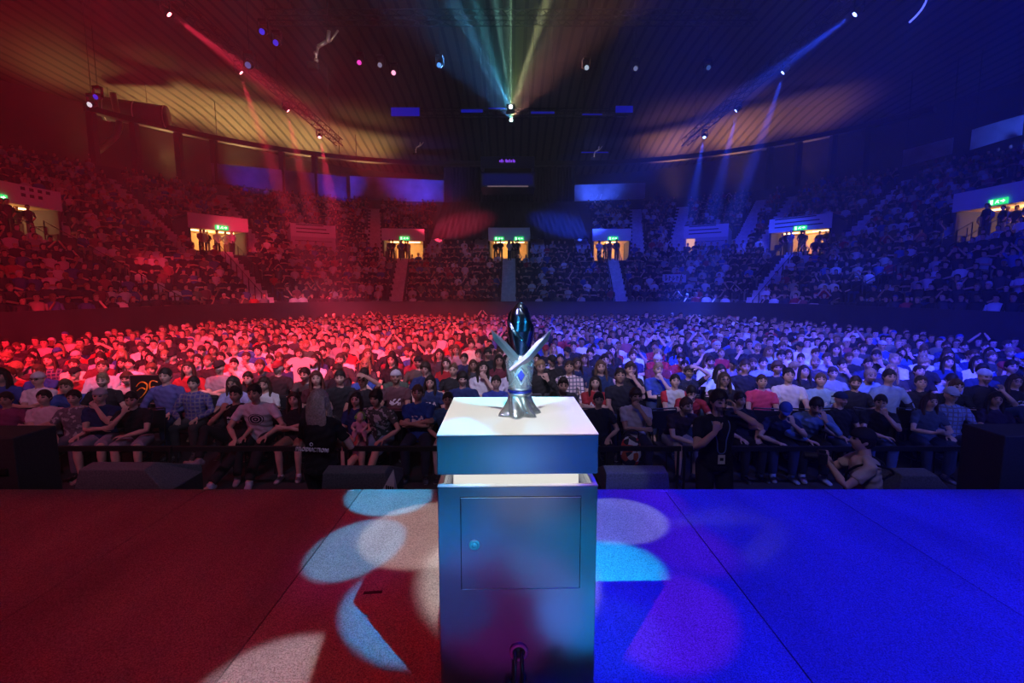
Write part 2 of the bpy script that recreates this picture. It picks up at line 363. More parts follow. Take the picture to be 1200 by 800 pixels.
# roof
def rsd(x, y):
    qx = abs(x)-(BA-BR); qy = (y-(BD-BR)) if y > (BD-BR) else 0
    qx2 = max(qx, 0)
    return math.hypot(qx2, max(qy, 0)) - BR
def roof_z(x, y):
    sd = rsd(x, y)
    return 16.1+2.0*min(1, max(0, (56-y)/14))+min(18, max(-.5, SG-sd))*.11
def mat_slats():
    m = bpy.data.materials.new('slatted_ceiling'); m.use_nodes = True; nt = m.node_tree; b = nt.nodes['Principled BSDF']
    tc = nt.nodes.new('ShaderNodeTexCoord'); sx = nt.nodes.new('ShaderNodeSeparateXYZ'); nt.links.new(tc.outputs['Object'], sx.inputs[0])
    def m_(op, a, bv):
        n = nt.nodes.new('ShaderNodeMath'); n.operation = op
        if isinstance(a, (int, float)): n.inputs[0].default_value = a
        else: nt.links.new(a, n.inputs[0])
        if isinstance(bv, (int, float)): n.inputs[1].default_value = bv
        else: nt.links.new(bv, n.inputs[1])
        return n.outputs[0]
    fr = m_('FRACT', m_('MULTIPLY', sx.outputs[0], 1/.8), 0)
    ln = m_('GREATER_THAN', fr, .3)
    rp = nt.nodes.new('ShaderNodeMix'); rp.data_type = 'RGBA'; nt.links.new(ln, rp.inputs[0])
    rp.inputs[6].default_value = (.012, .010, .008, 1); rp.inputs[7].default_value = (.075, .062, .042, 1)
    nt.links.new(rp.outputs[2], b.inputs['Base Color']); b.inputs['Roughness'].default_value = .8
    return m
def roof():
    mb = MB(); xs = np.arange(-44, 44.1, 1.6); ys = np.arange(-8, 60.1, 1.6)
    v = [(x, y, roof_z(x, y)) for y in ys for x in xs]; nx = len(xs)
    f = [(j*nx+i, (j+1)*nx+i, (j+1)*nx+i+1, j*nx+i+1) for j in range(len(ys)-1) for i in range(nx-1)]
    mb.add(v, f); return mb.build('ceiling', mat_slats(), kind='structure')
roof()
# floor of the hall
MB().box(-46, 46, -10, 62, -.2, 0).build('floor', mat('hall_floor', (.045, .04, .045), .8, noise=(1, .3)), kind='structure')
MB().box(-46, 46, -10.3, -10, -.2, 28).build('wall_back', M_BLACK, kind='structure')
# columns on the gallery edge and cross bars
for i, (px, py) in enumerate(((112, 130), (160, 160), (212, 150), (250, 180), (333, 190), (368, 200), (935, 180), (972, 170), (900, 190), (1010, 170))):
    u = find_u(px, py, STOP+.6, 13); P, n = bowl(u, STOP+.6)
    mb = MB(); mb.box(-.22, .22, -.22, .22, rowz(NROW-1), 15.7, M=Matrix.Translation((P.x, P.y, 0)))
    mb.box(-.34, .34, -.34, .34, rowz(NROW-1), rowz(NROW-1)+.3, M=Matrix.Translation((P.x, P.y, 0)))
    mb.build('pillar', mat('brown_steel', (.02, .010, .008), .6), kind='structure')
ring('trim_gallery_beam', STOP+.3, STOP+.9, 15.6, 16.0, mat('beam_steel', (.02, .012, .01), .6), find_u(100, 150, STOP+.6, 16.5), find_u(1100, 150, STOP+.6, 16.5), kind='structure')
# ------------------------------------------------------------------ gangways and portals
SIGN_G = mat('exit_sign_face', (.02, .3, .08), .5, emit=(.03, .9, .2), estr=1.0)
SIGN_W = mat('exit_sign_white', (.8, .9, .8), .5, emit=(.75, 1, .8), estr=1.5)
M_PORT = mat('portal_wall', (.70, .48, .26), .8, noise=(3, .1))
M_LAMP = mat('portal_lamp', (1, .9, .7), .5, emit=(1, .62, .25), estr=6)
names_v = ['at the near left end', 'in the left corner', 'left of centre with a closed front', 'just left of the black drapes', 'in the middle below the black drapes',
           'just right of the black drapes', 'right of centre with a closed front', 'in the right corner', 'at the near right end']
def portal(i, uc, w, op):
    P, n = bowl(uc, S_V); a = math.atan2(n.y, n.x)-PI/2
    t = empty('entrance_portal', (P.x, P.y, 0), a, label='seating tier entrance portal '+names_v[i], cat='entrance', group='entrance portals of the stands')
    zf, zc, zt = rowz(NLOW)-.43, 6.75, 7.65; h = w/2; D = ROW*4
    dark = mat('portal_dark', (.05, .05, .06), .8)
    MB().box(-h, h, -.05, D, zf-.1, zf).build('floor_slab', M_CONC, t)
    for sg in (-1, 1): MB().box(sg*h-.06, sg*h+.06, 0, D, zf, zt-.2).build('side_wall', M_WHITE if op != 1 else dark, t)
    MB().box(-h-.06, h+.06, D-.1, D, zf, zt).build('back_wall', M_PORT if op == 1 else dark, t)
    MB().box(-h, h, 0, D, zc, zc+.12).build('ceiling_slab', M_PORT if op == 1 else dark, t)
    top = {4: 7.75}.get(i, zt)
    MB().box(-h-.08, h+.08, -.12, 0, zc-.05, top).build('fascia', mat('fascia_panel', (.8, .8, .85), .7), t, bevel=.02)
    MB().box(-h-.08, h+.08, 0, D+.2, top-.12, top).build('roof_slab', dark, t)
    if op == 1:
        for x in ([-.25*w, .25*w] if w > 3 else [0]):
            MB().box(x-.45, x+.45, D*.35, D*.35+.16, zc-.07, zc-.005).build('ceiling_lamp', M_LAMP, t)
        ld = bpy.data.lights.new('portal_light', 'POINT'); ld.energy = 130; ld.color = (1, .55, .2); ld.shadow_soft_size = .2
        lo = bpy.data.objects.new('portal_light', ld); COL.objects.link(lo); lo.location = (0, D*.55, zc-.35); lo.parent = t
        if i == 4: MB().box(-.12, .12, 0, .3, zf, zc).build('middle_post', dark, t)
        xs = [-.8, .8] if i == 4 else ([0.1] if i else [-.9])
        for x in xs:
            sg = MB().box(x-.38, x+.38, -.2, -.12, zc-.02, zc+.26).build('exit_sign', SIGN_G, t)
            pg = MB()   # running figure, door and arrow
            pg.prism([(x-.30, 0), (x-.18, 0), (x-.18, .22), (x-.30, .22)], 0, .01, M=Matrix.Translation((0, -.2, zc+.01)) @ FRONT)
            pg.prism([(x-.08, .02), (x-.02, .10), (x+.04, .02), (x+.08, .04), (x+.02, .14), (x+.08, .16), (x+.02, .2), (x-.05, .15), (x-.1, .05)], 0, .01, M=Matrix.Translation((0, -.2, zc+.01)) @ FRONT)
            pg.prism([(x+.12, .09), (x+.22, .09), (x+.22, .03), (x+.32, .12), (x+.22, .2), (x+.22, .15), (x+.12, .15)], 0, .01, M=Matrix.Translation((0, -.2, zc+.01)) @ FRONT)
            pg.build('pictogram', SIGN_W, sg)
    else:
        front = MB().box(-h, h, -.04, .06, zf, zc).build('front_panel', mat('front_panel_light', (.52, .50, .55), .7), t)
        for k in range(4): MB().box(-h+.2, h-.2, -.07, -.04, zc-.35-.42*k, zc-.31-.42*k).build('panel_batten', dark, front)
        if op == 2:
            MB().box(-h+.15, -h+.75, -.09, -.03, zc-1.3, zc-.1).build('lit_doorway', mat('lit_doorway', (.6, .25, .12), .6, emit=(1, .5, .3), estr=.8), t)
    # two lines of dark squares or strips on the light fascia of some boxes
    if i == 0:
        for r_ in range(2):
            for c in range(4 if r_ else 3): MB().box(.1+c*.36, .28+c*.36, -.135, -.12, zc+.35+r_*.3, zc+.5+r_*.3).build('dark_square', dark, t)
    if op != 1 or i == 7:
        for r_ in range(3): MB().box(-h+.3, h-.4-.2*r_, -.135, -.12, zc+.25+r_*.27, zc+.32+r_*.27).build('dark_strip', dark, t)
    return t
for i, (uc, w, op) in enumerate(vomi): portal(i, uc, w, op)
def side_word(P): return 'far left' if P.x < -22 else 'left' if P.x < -3.5 else 'centre' if P.x < 3.5 else 'right' if P.x < 22 else 'far right'
def stairs(idx, ua, a, b):
    k0 = int(round(a/ROW)); k1 = int(round(b/ROW)); P0, n0 = bowl(ua, a); ang = math.atan2(n0.y, n0.x)-PI/2
    lower = k0 == 0
    vi = min(range(len(vomi)), key=lambda j: abs(vomi[j][0]-ua))
    lab = ('pale stairs leading down from the portal ' if lower else ('pale stairs climbing left of the portal ' if ua < vomi[vi][0] else 'pale stairs climbing right of the portal '))+names_v[vi].replace(' with a closed front and small door', '').replace(' with a closed front', '')
    t = empty('stair_aisle', (P0.x, P0.y, 0), ang, label=lab, cat='stairs', group='stair aisles of the stands')
    mb = MB()
    for k in range(k0, k1):
        z = rowz(k); y = (k-k0)*ROW
        mb.box(-AISLE_W/2, AISLE_W/2, y-.012, y+ROW*.5, z-(RISE/2+.01 if k > k0 else .1), z+.015)
        mb.box(-AISLE_W/2, AISLE_W/2, y+ROW*.5, y+ROW, z-.1, z+RISE/2)
    mb.build('steps', M_STAIR, t)
    if lower and P0.y > 3:
        hr = MB()
        for k in range(k0, k1):
            for sx in (-1, 1): hr.bar((sx*(AISLE_W/2-.04), (k-k0)*ROW+.2, rowz(k)), (sx*(AISLE_W/2-.04), (k-k0)*ROW+.2, rowz(k)+.95), .03, 6)
        for sx in (-1, 1): hr.bar((sx*(AISLE_W/2-.04), .2, rowz(k0)+.93), (sx*(AISLE_W/2-.04), (k1-1-k0)*ROW+.2, rowz(k1-1)+.93), .02, 6)
        hr.build('handrail', M_BLACK, t)
for i, (ua, a, b) in enumerate(aisles): stairs(i, ua, a, b)
# ------------------------------------------------------------------ stage
def mat_carpet(name, val):
    m = bpy.data.materials.new(name); m.use_nodes = True; nt = m.node_tree; b = nt.nodes['Principled BSDF']
    tc = nt.nodes.new('ShaderNodeTexCoord')
    n1 = nt.nodes.new('ShaderNodeTexNoise'); n1.inputs['Scale'].default_value = 190; n1.inputs['Detail'].default_value = 3
    n2 = nt.nodes.new('ShaderNodeTexNoise'); n2.inputs['Scale'].default_value = 1.6; n2.inputs['Detail'].default_value = 5
    mp = nt.nodes.new('ShaderNodeMapping'); mp.inputs['Scale'].default_value = (1.0, .35, 1)
    nt.links.new(tc.outputs['Object'], n1.inputs['Vector']); nt.links.new(tc.outputs['Object'], mp.inputs[0]); nt.links.new(mp.outputs[0], n2.inputs['Vector'])
    a = nt.nodes.new('ShaderNodeMapRange'); a.inputs['From Min'].default_value = .3; a.inputs['From Max'].default_value = .7; a.inputs['To Min'].default_value = .45; a.inputs['To Max'].default_value = 1.5
    c = nt.nodes.new('ShaderNodeMapRange'); c.inputs['From Min'].default_value = .3; c.inputs['From Max'].default_value = .7; c.inputs['To Min'].default_value = .75*val; c.inputs['To Max'].default_value = 1.25*val
    nt.links.new(n1.outputs[0], a.inputs[0]); nt.links.new(n2.outputs[0], c.inputs[0])
    mu = nt.nodes.new('ShaderNodeMath'); mu.operation = 'MULTIPLY'; nt.links.new(a.outputs[0], mu.inputs[0]); nt.links.new(c.outputs[0], mu.inputs[1])
    cb = nt.nodes.new('ShaderNodeCombineColor')
    for i in range(3): nt.links.new(mu.outputs[0], cb.inputs[i])
    nt.links.new(cb.outputs[0], b.inputs['Base Color']); b.inputs['Roughness'].default_value = .95; b.inputs['Specular IOR Level'].default_value = .1
    bp = nt.nodes.new('ShaderNodeBump'); bp.inputs['Strength'].default_value = .5; bp.inputs['Distance'].default_value = .004
    nt.links.new(n1.outputs[0], bp.inputs['Height']); nt.links.new(bp.outputs[0], b.inputs['Normal'])
    return m
SE = at_z(600, 573, STAGE).y       # stage edge
MB().box(-9, 9, -4, SE-.01, 0, STAGE-.012).build('floor_stage_deck', M_BLACK, kind='structure')
for i, (x0, x1, v) in enumerate(((-9, -5.2, .30), (-5.2, -2.56, .31), (-2.56, -1.25, .30), (-1.25, 1.27, .40), (1.27, 2.6, .36), (2.6, 5.2, .40), (5.2, 9, .38))):
    MB().box(x0+.003, x1-.003, -4, SE, STAGE-.012, STAGE).build('floor_stage_carpet', mat_carpet('carpet_%d' % i, v), kind='structure', bevel=.002)
tag_ = lambda px, py, sx, sy, rz, label, m: MB().box(-sx/2, sx/2, -sy/2, sy/2, 0, .002, M=Matrix.Translation(at_z(px, py, STAGE)) @ Matrix.Rotation(rz, 4, 'Z')).build('floor_tape', m, label=label, cat='tape')
tag_(437, 694, .10, .022, .1, 'short black tape mark on the red-lit carpet left of the pedestal', M_BLACK)
tag_(411, 575, .05, .02, .2, 'small white tape mark at the stage edge by the cyan light patch', M_WHITE)
tag_(778, 571.5+4, .06, .015, 0, 'small white tape mark at the stage edge right of the pedestal', M_WHITE)
# ------------------------------------------------------------------ pedestal
def brushed(name, col, rough, aniso=.4):
    m = mat(name, col, rough, 1.0); nt = m.node_tree; b = nt.nodes['Principled BSDF']
    tc = nt.nodes.new('ShaderNodeTexCoord'); mp = nt.nodes.new('ShaderNodeMapping'); mp.inputs['Scale'].default_value = (300, 300, 6)
    nz = nt.nodes.new('ShaderNodeTexNoise'); nz.inputs['Scale'].default_value = 1.0
    nt.links.new(tc.outputs['Object'], mp.inputs[0]); nt.links.new(mp.outputs[0], nz.inputs['Vector'])
    bp = nt.nodes.new('ShaderNodeBump'); bp.inputs['Strength'].default_value = .03; bp.inputs['Distance'].default_value = .002
    nt.links.new(nz.outputs[0], bp.inputs['Height']); nt.links.new(bp.outputs[0], b.inputs['Normal']); return m
PZ = 2.0755; PH = PZ-STAGE
ped = empty('pedestal', (.022, 1.634, STAGE), R(1.2), label='tall brushed metal display pedestal with glowing white top at the stage centre', cat='pedestal')
M_PM = brushed('brushed_metal', (.62, .64, .70), .2)
M_PT = mat('pedestal_top', (.86, .86, .84), .6)
hw = .3
zt = PH-.152; zr = zt-.048
MB().box(-hw, hw, 0, .6, zt, PH-.002).build('top_block', M_PM, ped, bevel=.002)
MB().box(-hw, hw, 0, .6, PH-.002, PH+.002).build('top_plate', M_PT, ped)
MB().box(-.245, .235, .045, .555, zr-.05, zt).build('lit_neck', mat('lit_acrylic', (.8, .8, .8), .5, emit=(1, .97, .9), estr=.75), ped)
b_ = MB()       # open-topped body: four walls and a floor
b_.box(-hw, hw, 0, .018, .03, zr).box(-hw, hw, .582, .6, .03, zr).box(-hw, -hw+.018, .018, .582, .03, zr).box(hw-.018, hw, .018, .582, .03, zr).box(-hw+.018, hw-.018, .018, .582, zr-.06, zr-.045)
body = b_.build('body', M_PM, ped, bevel=.0015)
MB().box(-hw+.01, hw-.01, .01, .59, 0, .03).build('plinth', M_BLACK, ped)
rim = MB()
for a in ((-hw-.001, hw+.001, -.001, .02), (-hw-.001, hw+.001, .58, .601), (-hw-.001, -hw+.02, .02, .58), (hw-.02, hw+.001, .02, .58)): rim.box(*a, zr, zr+.004)
rim.build('rim', mat('bright_metal', (.85, .86, .9), .3, .35), ped)
# service door on the front
def pp(px, py):            # front face point (local x, z) from a picture point
    d = ray(px, py); t = 1.634/d[1]; return d[0]*t-.022, CAMZ+d[2]*t-STAGE
x0, z1 = pp(540, 582); x1, z0 = pp(679, 689)
door = MB().box(x0, x1, -.004, .001, z0, z1).build('door', M_PM, ped, bevel=.0015)
gap = MB(); g = .0022
for a in ((x0-g, x1+g, z1, z1+g), (x0-g, x1+g, z0-g, z0), (x0-g, x0, z0, z1), (x1, x1+g, z0, z1)): gap.box(a[0], a[1], -.0006, .001, a[2], a[3])
gap.build('door_gap', M_BLACK, ped)
for zz, nm in ((z1-.0015, 'top'), (z0, 'bottom')): MB().box(x0, x1, -.0052, -.004, zz, zz+.0016).build('door_edge', MATS['bright_metal'], door)
RY = Matrix.Rotation(PI/2, 4, 'X')
def ring_on(px, py, r, tube, name, m, parent, core=None):
    x, z = pp(px, py); o = MB().torus((x, -.005, z), r, tube, RY.to_3x3()).build(name, m, parent, smooth=True); return x, z, o
x, z, lk = ring_on(556, 637, .0150, .0055, 'lock', MATS['bright_metal'], door)
MB().lathe([(.0001, 0), (.011, 0), (.011, .006), (.004, .009), (.0001, .009)], 20, M=Matrix.Translation((x, -.004, z)) @ RY).build('lock_core', MATS['bright_metal'], lk, smooth=True)
x, z, gr = ring_on(608, 763, .0300, .0065, 'cable_grommet', mat('pink_grommet', (.85, .25, .55), .3, .6), ped)
MB().lathe([(.0001, 0), (.027, 0), (.027, .003), (.0001, .003)], 24, M=Matrix.Translation((x, -.001, z)) @ RY).build('grommet_hole', M_BLACK, gr)
def tube(name, pts, r, m, parent=None, res=8, **k):
    cu = bpy.data.curves.new(name, 'CURVE'); cu.dimensions = '3D'; sp = cu.splines.new('BEZIER'); sp.bezier_points.add(len(pts)-1)
    for q, p in zip(sp.bezier_points, pts): q.co = p; q.handle_left_type = q.handle_right_type = 'AUTO'
    cu.bevel_depth = r; cu.bevel_resolution = 3; cu.resolution_u = res; cu.use_fill_caps = True
    o = bpy.data.objects.new(name, cu); COL.objects.link(o); dg = bpy.context.evaluated_depsgraph_get()
    me = bpy.data.meshes.new_from_object(o.evaluated_get(dg)); bpy.data.objects.remove(o); me.name = name
    me.materials.clear(); me.materials.append(m)
    p = bpy.data.objects.new(name, me); COL.objects.link(p)
    if parent: p.parent = parent
    return setp(p, **k)
gx, gz = x+.022, z+STAGE
M_CABLE = mat('cable_rubber', (.02, .015, .02), .35)
for j, (dx, lab) in enumerate(((-.014, 'black cable with a round plug hanging from the pedestal hole, left one of two'), (.011, 'black cable hanging from the pedestal hole, right one of two'))):
    tube('cable', [(gx+dx, 1.634+.02, gz+.006), (gx+dx, 1.634-.022, gz-.005), (gx+dx*1.4, 1.634-.03, gz-.12), (gx+dx*1.8, 1.634-.02, gz-.5), (gx+dx*2.2, 1.634-.012, STAGE+.12), (gx+dx*3, 1.634-.09, STAGE+.009), (gx+.2+dx, 1.634-.3, STAGE+.009)], .0075, M_CABLE, label=lab, cat='cable', group='pedestal cables')
# ------------------------------------------------------------------ trophy
TC = (.034, 1.915, PZ+.002)
tro = empty('trophy', TC, R(4), label='chrome trophy with twisted horn crown and two crossed blades on the pedestal', cat='trophy')
M_CH = mat('chrome', (.80, .86, .92), .34, 1.0); M_DCH = mat('dark_chrome', (.20, .26, .40), .2, 1.0); M_BCH = mat('blue_enamel', (.02, .03, .35), .2, .6)
M_GL = mat('satin_silver', (.76, .88, .93), .27, .82)
def ipl(tab, z):
    zs = [a for a, b in tab]; return float(np.interp(z, zs, [b for a, b in tab]))
base_t = [(0, .076), (.012, .072), (.03, .060), (.06, .050), (.085, .046), (.10, .049)]
zs = np.linspace(0, .1, 18)
MB().lathe([(ipl(base_t, z), z) for z in zs], 72, fn=lambda t, z: 1+(.16*(1-z/.1)+.03)*math.sin(6*t+z*40)+(.10*(1-z/.1))*math.cos(2*t-.6)).build('base', M_GL, tro, smooth=True)
MB().torus((0, 0, .104), .047, .0065, n=48).build('band', M_BCH, tro, smooth=True)
MB().torus((0, 0, .116), .047, .004, n=48).torus((0, 0, .092), .048, .004, n=48).build('band_trim', M_CH, tro, smooth=True)
bt = [(.10, .044), (.12, .046), (.15, .050), (.19, .056), (.225, .060), (.245, .054), (.26, .044)]
zs = np.linspace(.10, .26, 30)
bd = MB().lathe([(ipl(bt, z), z) for z in zs], 72, fn=lambda t, z: 1+.05*math.cos(4*t+z*0)*max(0, (z-.14)*6)+.02*math.sin(12*t+60*z)).build('cup', M_GL, tro, smooth=True)
em = MB()
em.prism([(0, .152), (.016, .178), (0, .204), (-.016, .178)], 0, .008, M=Matrix.Translation((0, -.050, 0)) @ FRONT)
em.build('diamond_emblem', M_BCH, bd, bevel=.002)
er = MB()
for (a, b, c, d) in ((0, .140, .026, .178), (.026, .178, 0, .216), (0, .216, -.026, .178), (-.026, .178, 0, .140)): er.bar((a, -.058, b), (c, -.060, d), .0028, 6)
for sg in (-1, 1): er.bar((sg*.048, -.032, .225), (0, -.062, .140), .003, 6); er.bar((sg*.046, -.03, .13), (0, -.062, .216), .0025, 6)
er.build('emblem_frame', M_CH, bd)
# blades
def blade(sg):
    pts = [(-.052, .205), (.012, .262), (.062, .318), (.122, .372), (.128, .374), (.112, .325), (.080, .278), (.04, .240), (-.03, .196)]
    pts = [(sg*x, z) for x, z in pts]
    mb = MB(); yo = -.046-.012*(sg > 0); n = len(pts)
    v = [(x, yo, z) for x, z in pts]+[(x, yo+.010, z) for x, z in pts]+[(sg*(.040+.55*k*.06), yo-.008, .252+.55*k*.06+.006) for k in (-1, 0, 1)]
    # ridge along the blade middle, both faces
    mid = [(sg*-.045, .2), (sg*.03, .258), (sg*.1, .342), (sg*.126, .373)]
    lo = [(-.03, .196), (.04, .240), (.112, .325), (.126, .372)]; hi = [(-.052, .205), (.012, .262), (.062, .318), (.126, .373)]
    v = []; f = []
    for k in range(4):
        v += [(sg*hi[k][0], yo, hi[k][1]), (mid[k][0], yo-.009*(k < 3), mid[k][1]), (sg*lo[k][0], yo, lo[k][1]), (mid[k][0], yo+.009*(k < 3), mid[k][1])]
    for k in range(3):
        for j in range(4): f.append((4*k+j, 4*k+(j+1) % 4, 4*k+4+(j+1) % 4, 4*k+4+j))
    f.append((3, 2, 1, 0)); mb.add(v, f)
    return mb.build('blade', M_CH, tro)
blade(-1); blade(1)
ht = [(.235, .040), (.27, .046), (.32, .053), (.36, .056), (.40, .052), (.43, .044), (.455, .032), (.472, .018), (.480, .004)]
zs = np.linspace(.235, .480, 70)
def horn(t, z):
    k = (t*3+z*52) % (2*PI)/(2*PI); return 1+.20*(k**1.6-.42)
MB().lathe([(ipl(ht, z), z) for z in zs], 96, fn=horn).build('twisted_horn', M_DCH, tro, smooth=True)
# ------------------------------------------------------------------ things in the pit
M_SPK = mat('speaker_paint', (.022, .022, .026), .7, noise=(60, .3)); M_GRL = mat('speaker_grille', (.035, .035, .04), .6, noise=(240, .5))
def tall_speaker(px0, px1, py, Y, label):
    a = at_y(px0, py, Y+.4); b = at_y(px1, py, Y+.4); w = abs(b.x-a.x)
    t = empty('loudspeaker', ((a.x+b.x)/2, Y, 0), 0, label=label, cat='loudspeaker', group='tall loudspeakers beside the stage')
    MB().box(-w/2, w/2, 0, .4, .06, a.z).build('cabinet', M_SPK, t, bevel=.012)
    MB().box(-w/2+.04, w/2-.04, .4, .415, .12, a.z-.06).build('grille', M_GRL, t)
    for x in (-w/2+.08, w/2-.08):
        for y in (.06, .34): MB().bar((x-.02, y, .035), (x+.02, y, .035), .035, 14).build('caster', M_BLACK, t)
    pl = MB().box(-w*.12, w*.1, -.012, 0, a.z-.42, a.z-.28).build('connector_plate', mat('plate', (.30, .13, .28), .4), t)
    MB().bar((0, -.018, a.z-.35), (0, -.01, a.z-.35), .03, 14).build('connector', M_BLACK, pl)
    for z in (a.z*.75, a.z*.4): MB().box(w/2-.2, w/2-.08, -.02, 0, z-.03, z+.03).build('handle', M_DARKM, t, bevel=.005)
    return t
tall_speaker(-60, 66, 498, 4.05, 'tall black loudspeaker back with a purple plate, at the left picture edge')
tall_speaker(1128, 1275, 496, 4.05, 'tall black loudspeaker back at the right picture edge')
def front_fill(px0, px1, py, Y, label, slope=.12):
    a = at_y(px0, py, Y+.16); b = at_y(px1, py, Y+.16); w = b.x-a.x; h = a.z
    t = empty('front_fill_speaker', ((a.x+b.x)/2, Y, 0), 0, label=label, cat='loudspeaker', group='low speakers along the stage lip')
    MB().box(-w/2, w/2, 0, .5, 0, h-.24).build('sub_cabinet', M_SPK, t, bevel=.01)
    pr = [(0, h-.24), (.5, h-.24), (.5, h-.16), (.16, h), (.02, h-.02)]
    mb = MB(); n = 5; v = [(-w/2+(.0 if z < h-.1 else slope*.3), y, z) for y, z in pr]+[(w/2-(0 if z < h-.1 else slope), y, z) for y, z in pr]
    mb.add(v, [tuple(range(n)), tuple(range(2*n-1, n-1, -1))]+[(i, n+i, n+(i+1) % n, (i+1) % n) for i in range(n)])
    mb.build('wedge_cabinet', mat('wedge_paint', (.12, .12, .13), .6, noise=(80, .35)), t, bevel=.008)
    MB().box(-w/2+.05, w/2-.05, .5, .51, .08, h-.3).build('grille', M_GRL, t)
    MB().box(-w/2+.10, w/2-.14, -.006, 0, h-.215, h-.21).build('seam_strip', M_DARKM, t)
    return t
front_fill(101, 207, 541, 4.0, 'low black wedge speaker in red dark, left by the crossed-leg spectators', .2)
front_fill(383, 462, 545, 3.95, 'low black wedge speaker between the crew member and the folded paper', .05)
front_fill(706, 780, 545, 3.95, 'low wedge speaker with a grey lit back, right next to the pedestal', .02)
front_fill(1036, 1108, 548, 3.95, 'low wedge speaker in blue light beside the capped photographer', .2)
# folded paper sign on the lip speaker
pc = at_y(457, 574, 3.86)
pz = empty('folded_paper', (pc.x, 3.93, pc.z-.03), 0, label='pale folded paper cone standing behind the stage edge left of the pedestal', cat='paper')
h = .19
mb = MB().add([(-.10, 0, -.02), (.03, -.03, -.02), (.035, .05, -.02), (.015, .01, h)], [(0, 1, 3), (1, 2, 3), (2, 0, 3), (2, 1, 0)])
mb.build('cone', mat('pale_paper', (.75, .75, .75), .8), pz)
mb = MB().add([(-.075, -.0215, .0), (-.012, -.036, .0), (-.01, -.036, .05), (-.05, -.026, .045)], [(0, 1, 2, 3)])
mb = MB()
for i in range(4): mb.box(-.045+i*.018, -.036+i*.018, -.04, -.025, .0, .055-.005*i)
mb.build('dark_print', M_DARKM, pz)
MB().box(pc.x-.3, pc.x+.12, 3.9, 4.02, 0, pz.location.z-.021).build('cable_box', M_SPK, label='small dark stand carrying the folded paper', cat='box')
# crowd barrier
bar_y = 5.45; bz = at_y(600, 523.5, bar_y).z
def barrier(x0, x1, i, lab):
    t = empty('crowd_barrier', ((x0+x1)/2, bar_y, 0), 0, label=lab, cat='barrier', group='barrier sections in front of the first row'); w = (x1-x0)/2
    MB().box(-w, w, -.02, .02, bz-.05, bz+.01).build('top_rail', M_BLACK, t, bevel=.004)
    for x in (-w+.03, w-.03): MB().bar((x, 0, .02), (x, 0, bz-.045), .018, 8).build('post', M_BLACK, t)
    for x in (-w+.03, w-.03): MB().box(x-.03, x+.03, -.25, .25, 0, .02).build('foot', M_BLACK, t)
xs = np.linspace(-8.4, 8.4, 9)
for i in range(8): barrier(xs[i]+.01, xs[i+1]-.01, i, 'black waist-high crowd barrier, '+['first', 'second', 'third', 'fourth', 'fifth', 'sixth', 'seventh', 'eighth'][i]+' section counted from the left end')
# ------------------------------------------------------------------ rigging
def truss(name, A, B, w, m, **k):
    A = Vector(A); B = Vector(B); d = (B-A); L = d.length; q = d.to_track_quat('Y', 'Z').to_matrix().to_4x4(); M = Matrix.Translation(A) @ q
    mb = MB(); n = max(1, int(L/w)); c = [(-w/2, -w/2), (w/2, -w/2), (w/2, w/2), (-w/2, w/2)]
    P = lambda x, y, z: M @ Vector((x, y, z))
    for x, z in c: mb.bar(P(x, 0, z), P(x, L, z), .035, 5)
    for i in range(n):
        y0, y1 = L*i/n, L*(i+1)/n
        for j in range(4):
            a, b = c[j], c[(j+1) % 4]
            if i % 2: a, b = b, a
            mb.bar(P(a[0], y0, a[1]), P(b[0], y1, b[1]), .018, 4, cap=False)
    return mb.build(name, m, **k)
TZ = 14.3
for sg in (-1, 1):
    s_ = 'left' if sg < 0 else 'right'
    t = empty('rigging_truss', (sg*14.2, 3, TZ+.5), 0, label='long dark lighting truss over the %s side carrying coloured lamps' % s_, cat='truss', group='roof trusses')
    truss('truss_frame', (0, 0, 0), (0, 36, 0), .5, M_BLACK, parent=t)
    for y in (2, 14, 26, 34): tube('hoist_cable', [(0, y, .2), (0, y, roof_z(14.2, 3+y)-TZ-.3)], .012, M_BLACK, t)
for i, (yy, x) in enumerate(((13, 11), (22, 11), (33, 8))):
    t = empty('rigging_truss', (-x, yy, TZ+.6), 0, label='dark cross truss under the roof, %s from the stage' % ['first', 'second', 'third'][i], cat='truss', group='roof trusses')
    truss('truss_frame', (0, 0, 0), (2*x, 0, 0), .45, M_BLACK, parent=t)
    for y in (1, 2*x-1): tube('hoist_cable', [(y, 0, .2), (y, 0, roof_z(y-x, yy)-TZ-.6)], .012, M_BLACK, t)
def moving_head(loc, aim, label, col, estr, group, s=1.0):
    loc = Vector(loc)
    t = empty('moving_head_lamp', loc, 0, label=label, cat='stage lamp', group=group)
    hg = .45*s
    MB().box(-.17*s, .17*s, -.12*s, .12*s, hg-.10*s, hg).build('base', M_BLACK, t, bevel=.01)
    for sg in (-1, 1): MB().box(sg*.20*s-.02*s, sg*.20*s+.02*s, -.05*s, .05*s, -.06*s, hg-.08*s).build('yoke_arm', M_BLACK, t)
    q = (Vector(aim)-loc).to_track_quat('Z', 'Y').to_matrix().to_4x4()
    hd = MB().lathe([(.06*s, -.2*s), (.12*s, -.16*s), (.15*s, 0), (.15*s, .14*s), (.13*s, .16*s)], 16, M=q).build('head', M_DARKM, t, smooth=True)
    MB().lathe([(.001, .161*s), (.11*s, .161*s), (.11*s, .168*s), (.001, .168*s)], 16, M=q).build('lens', mat('lens_%.2f_%.2f_%.2f_%.1f' % (*col, estr), col, .3, emit=col, estr=estr), hd)
    return t
HEADS = []
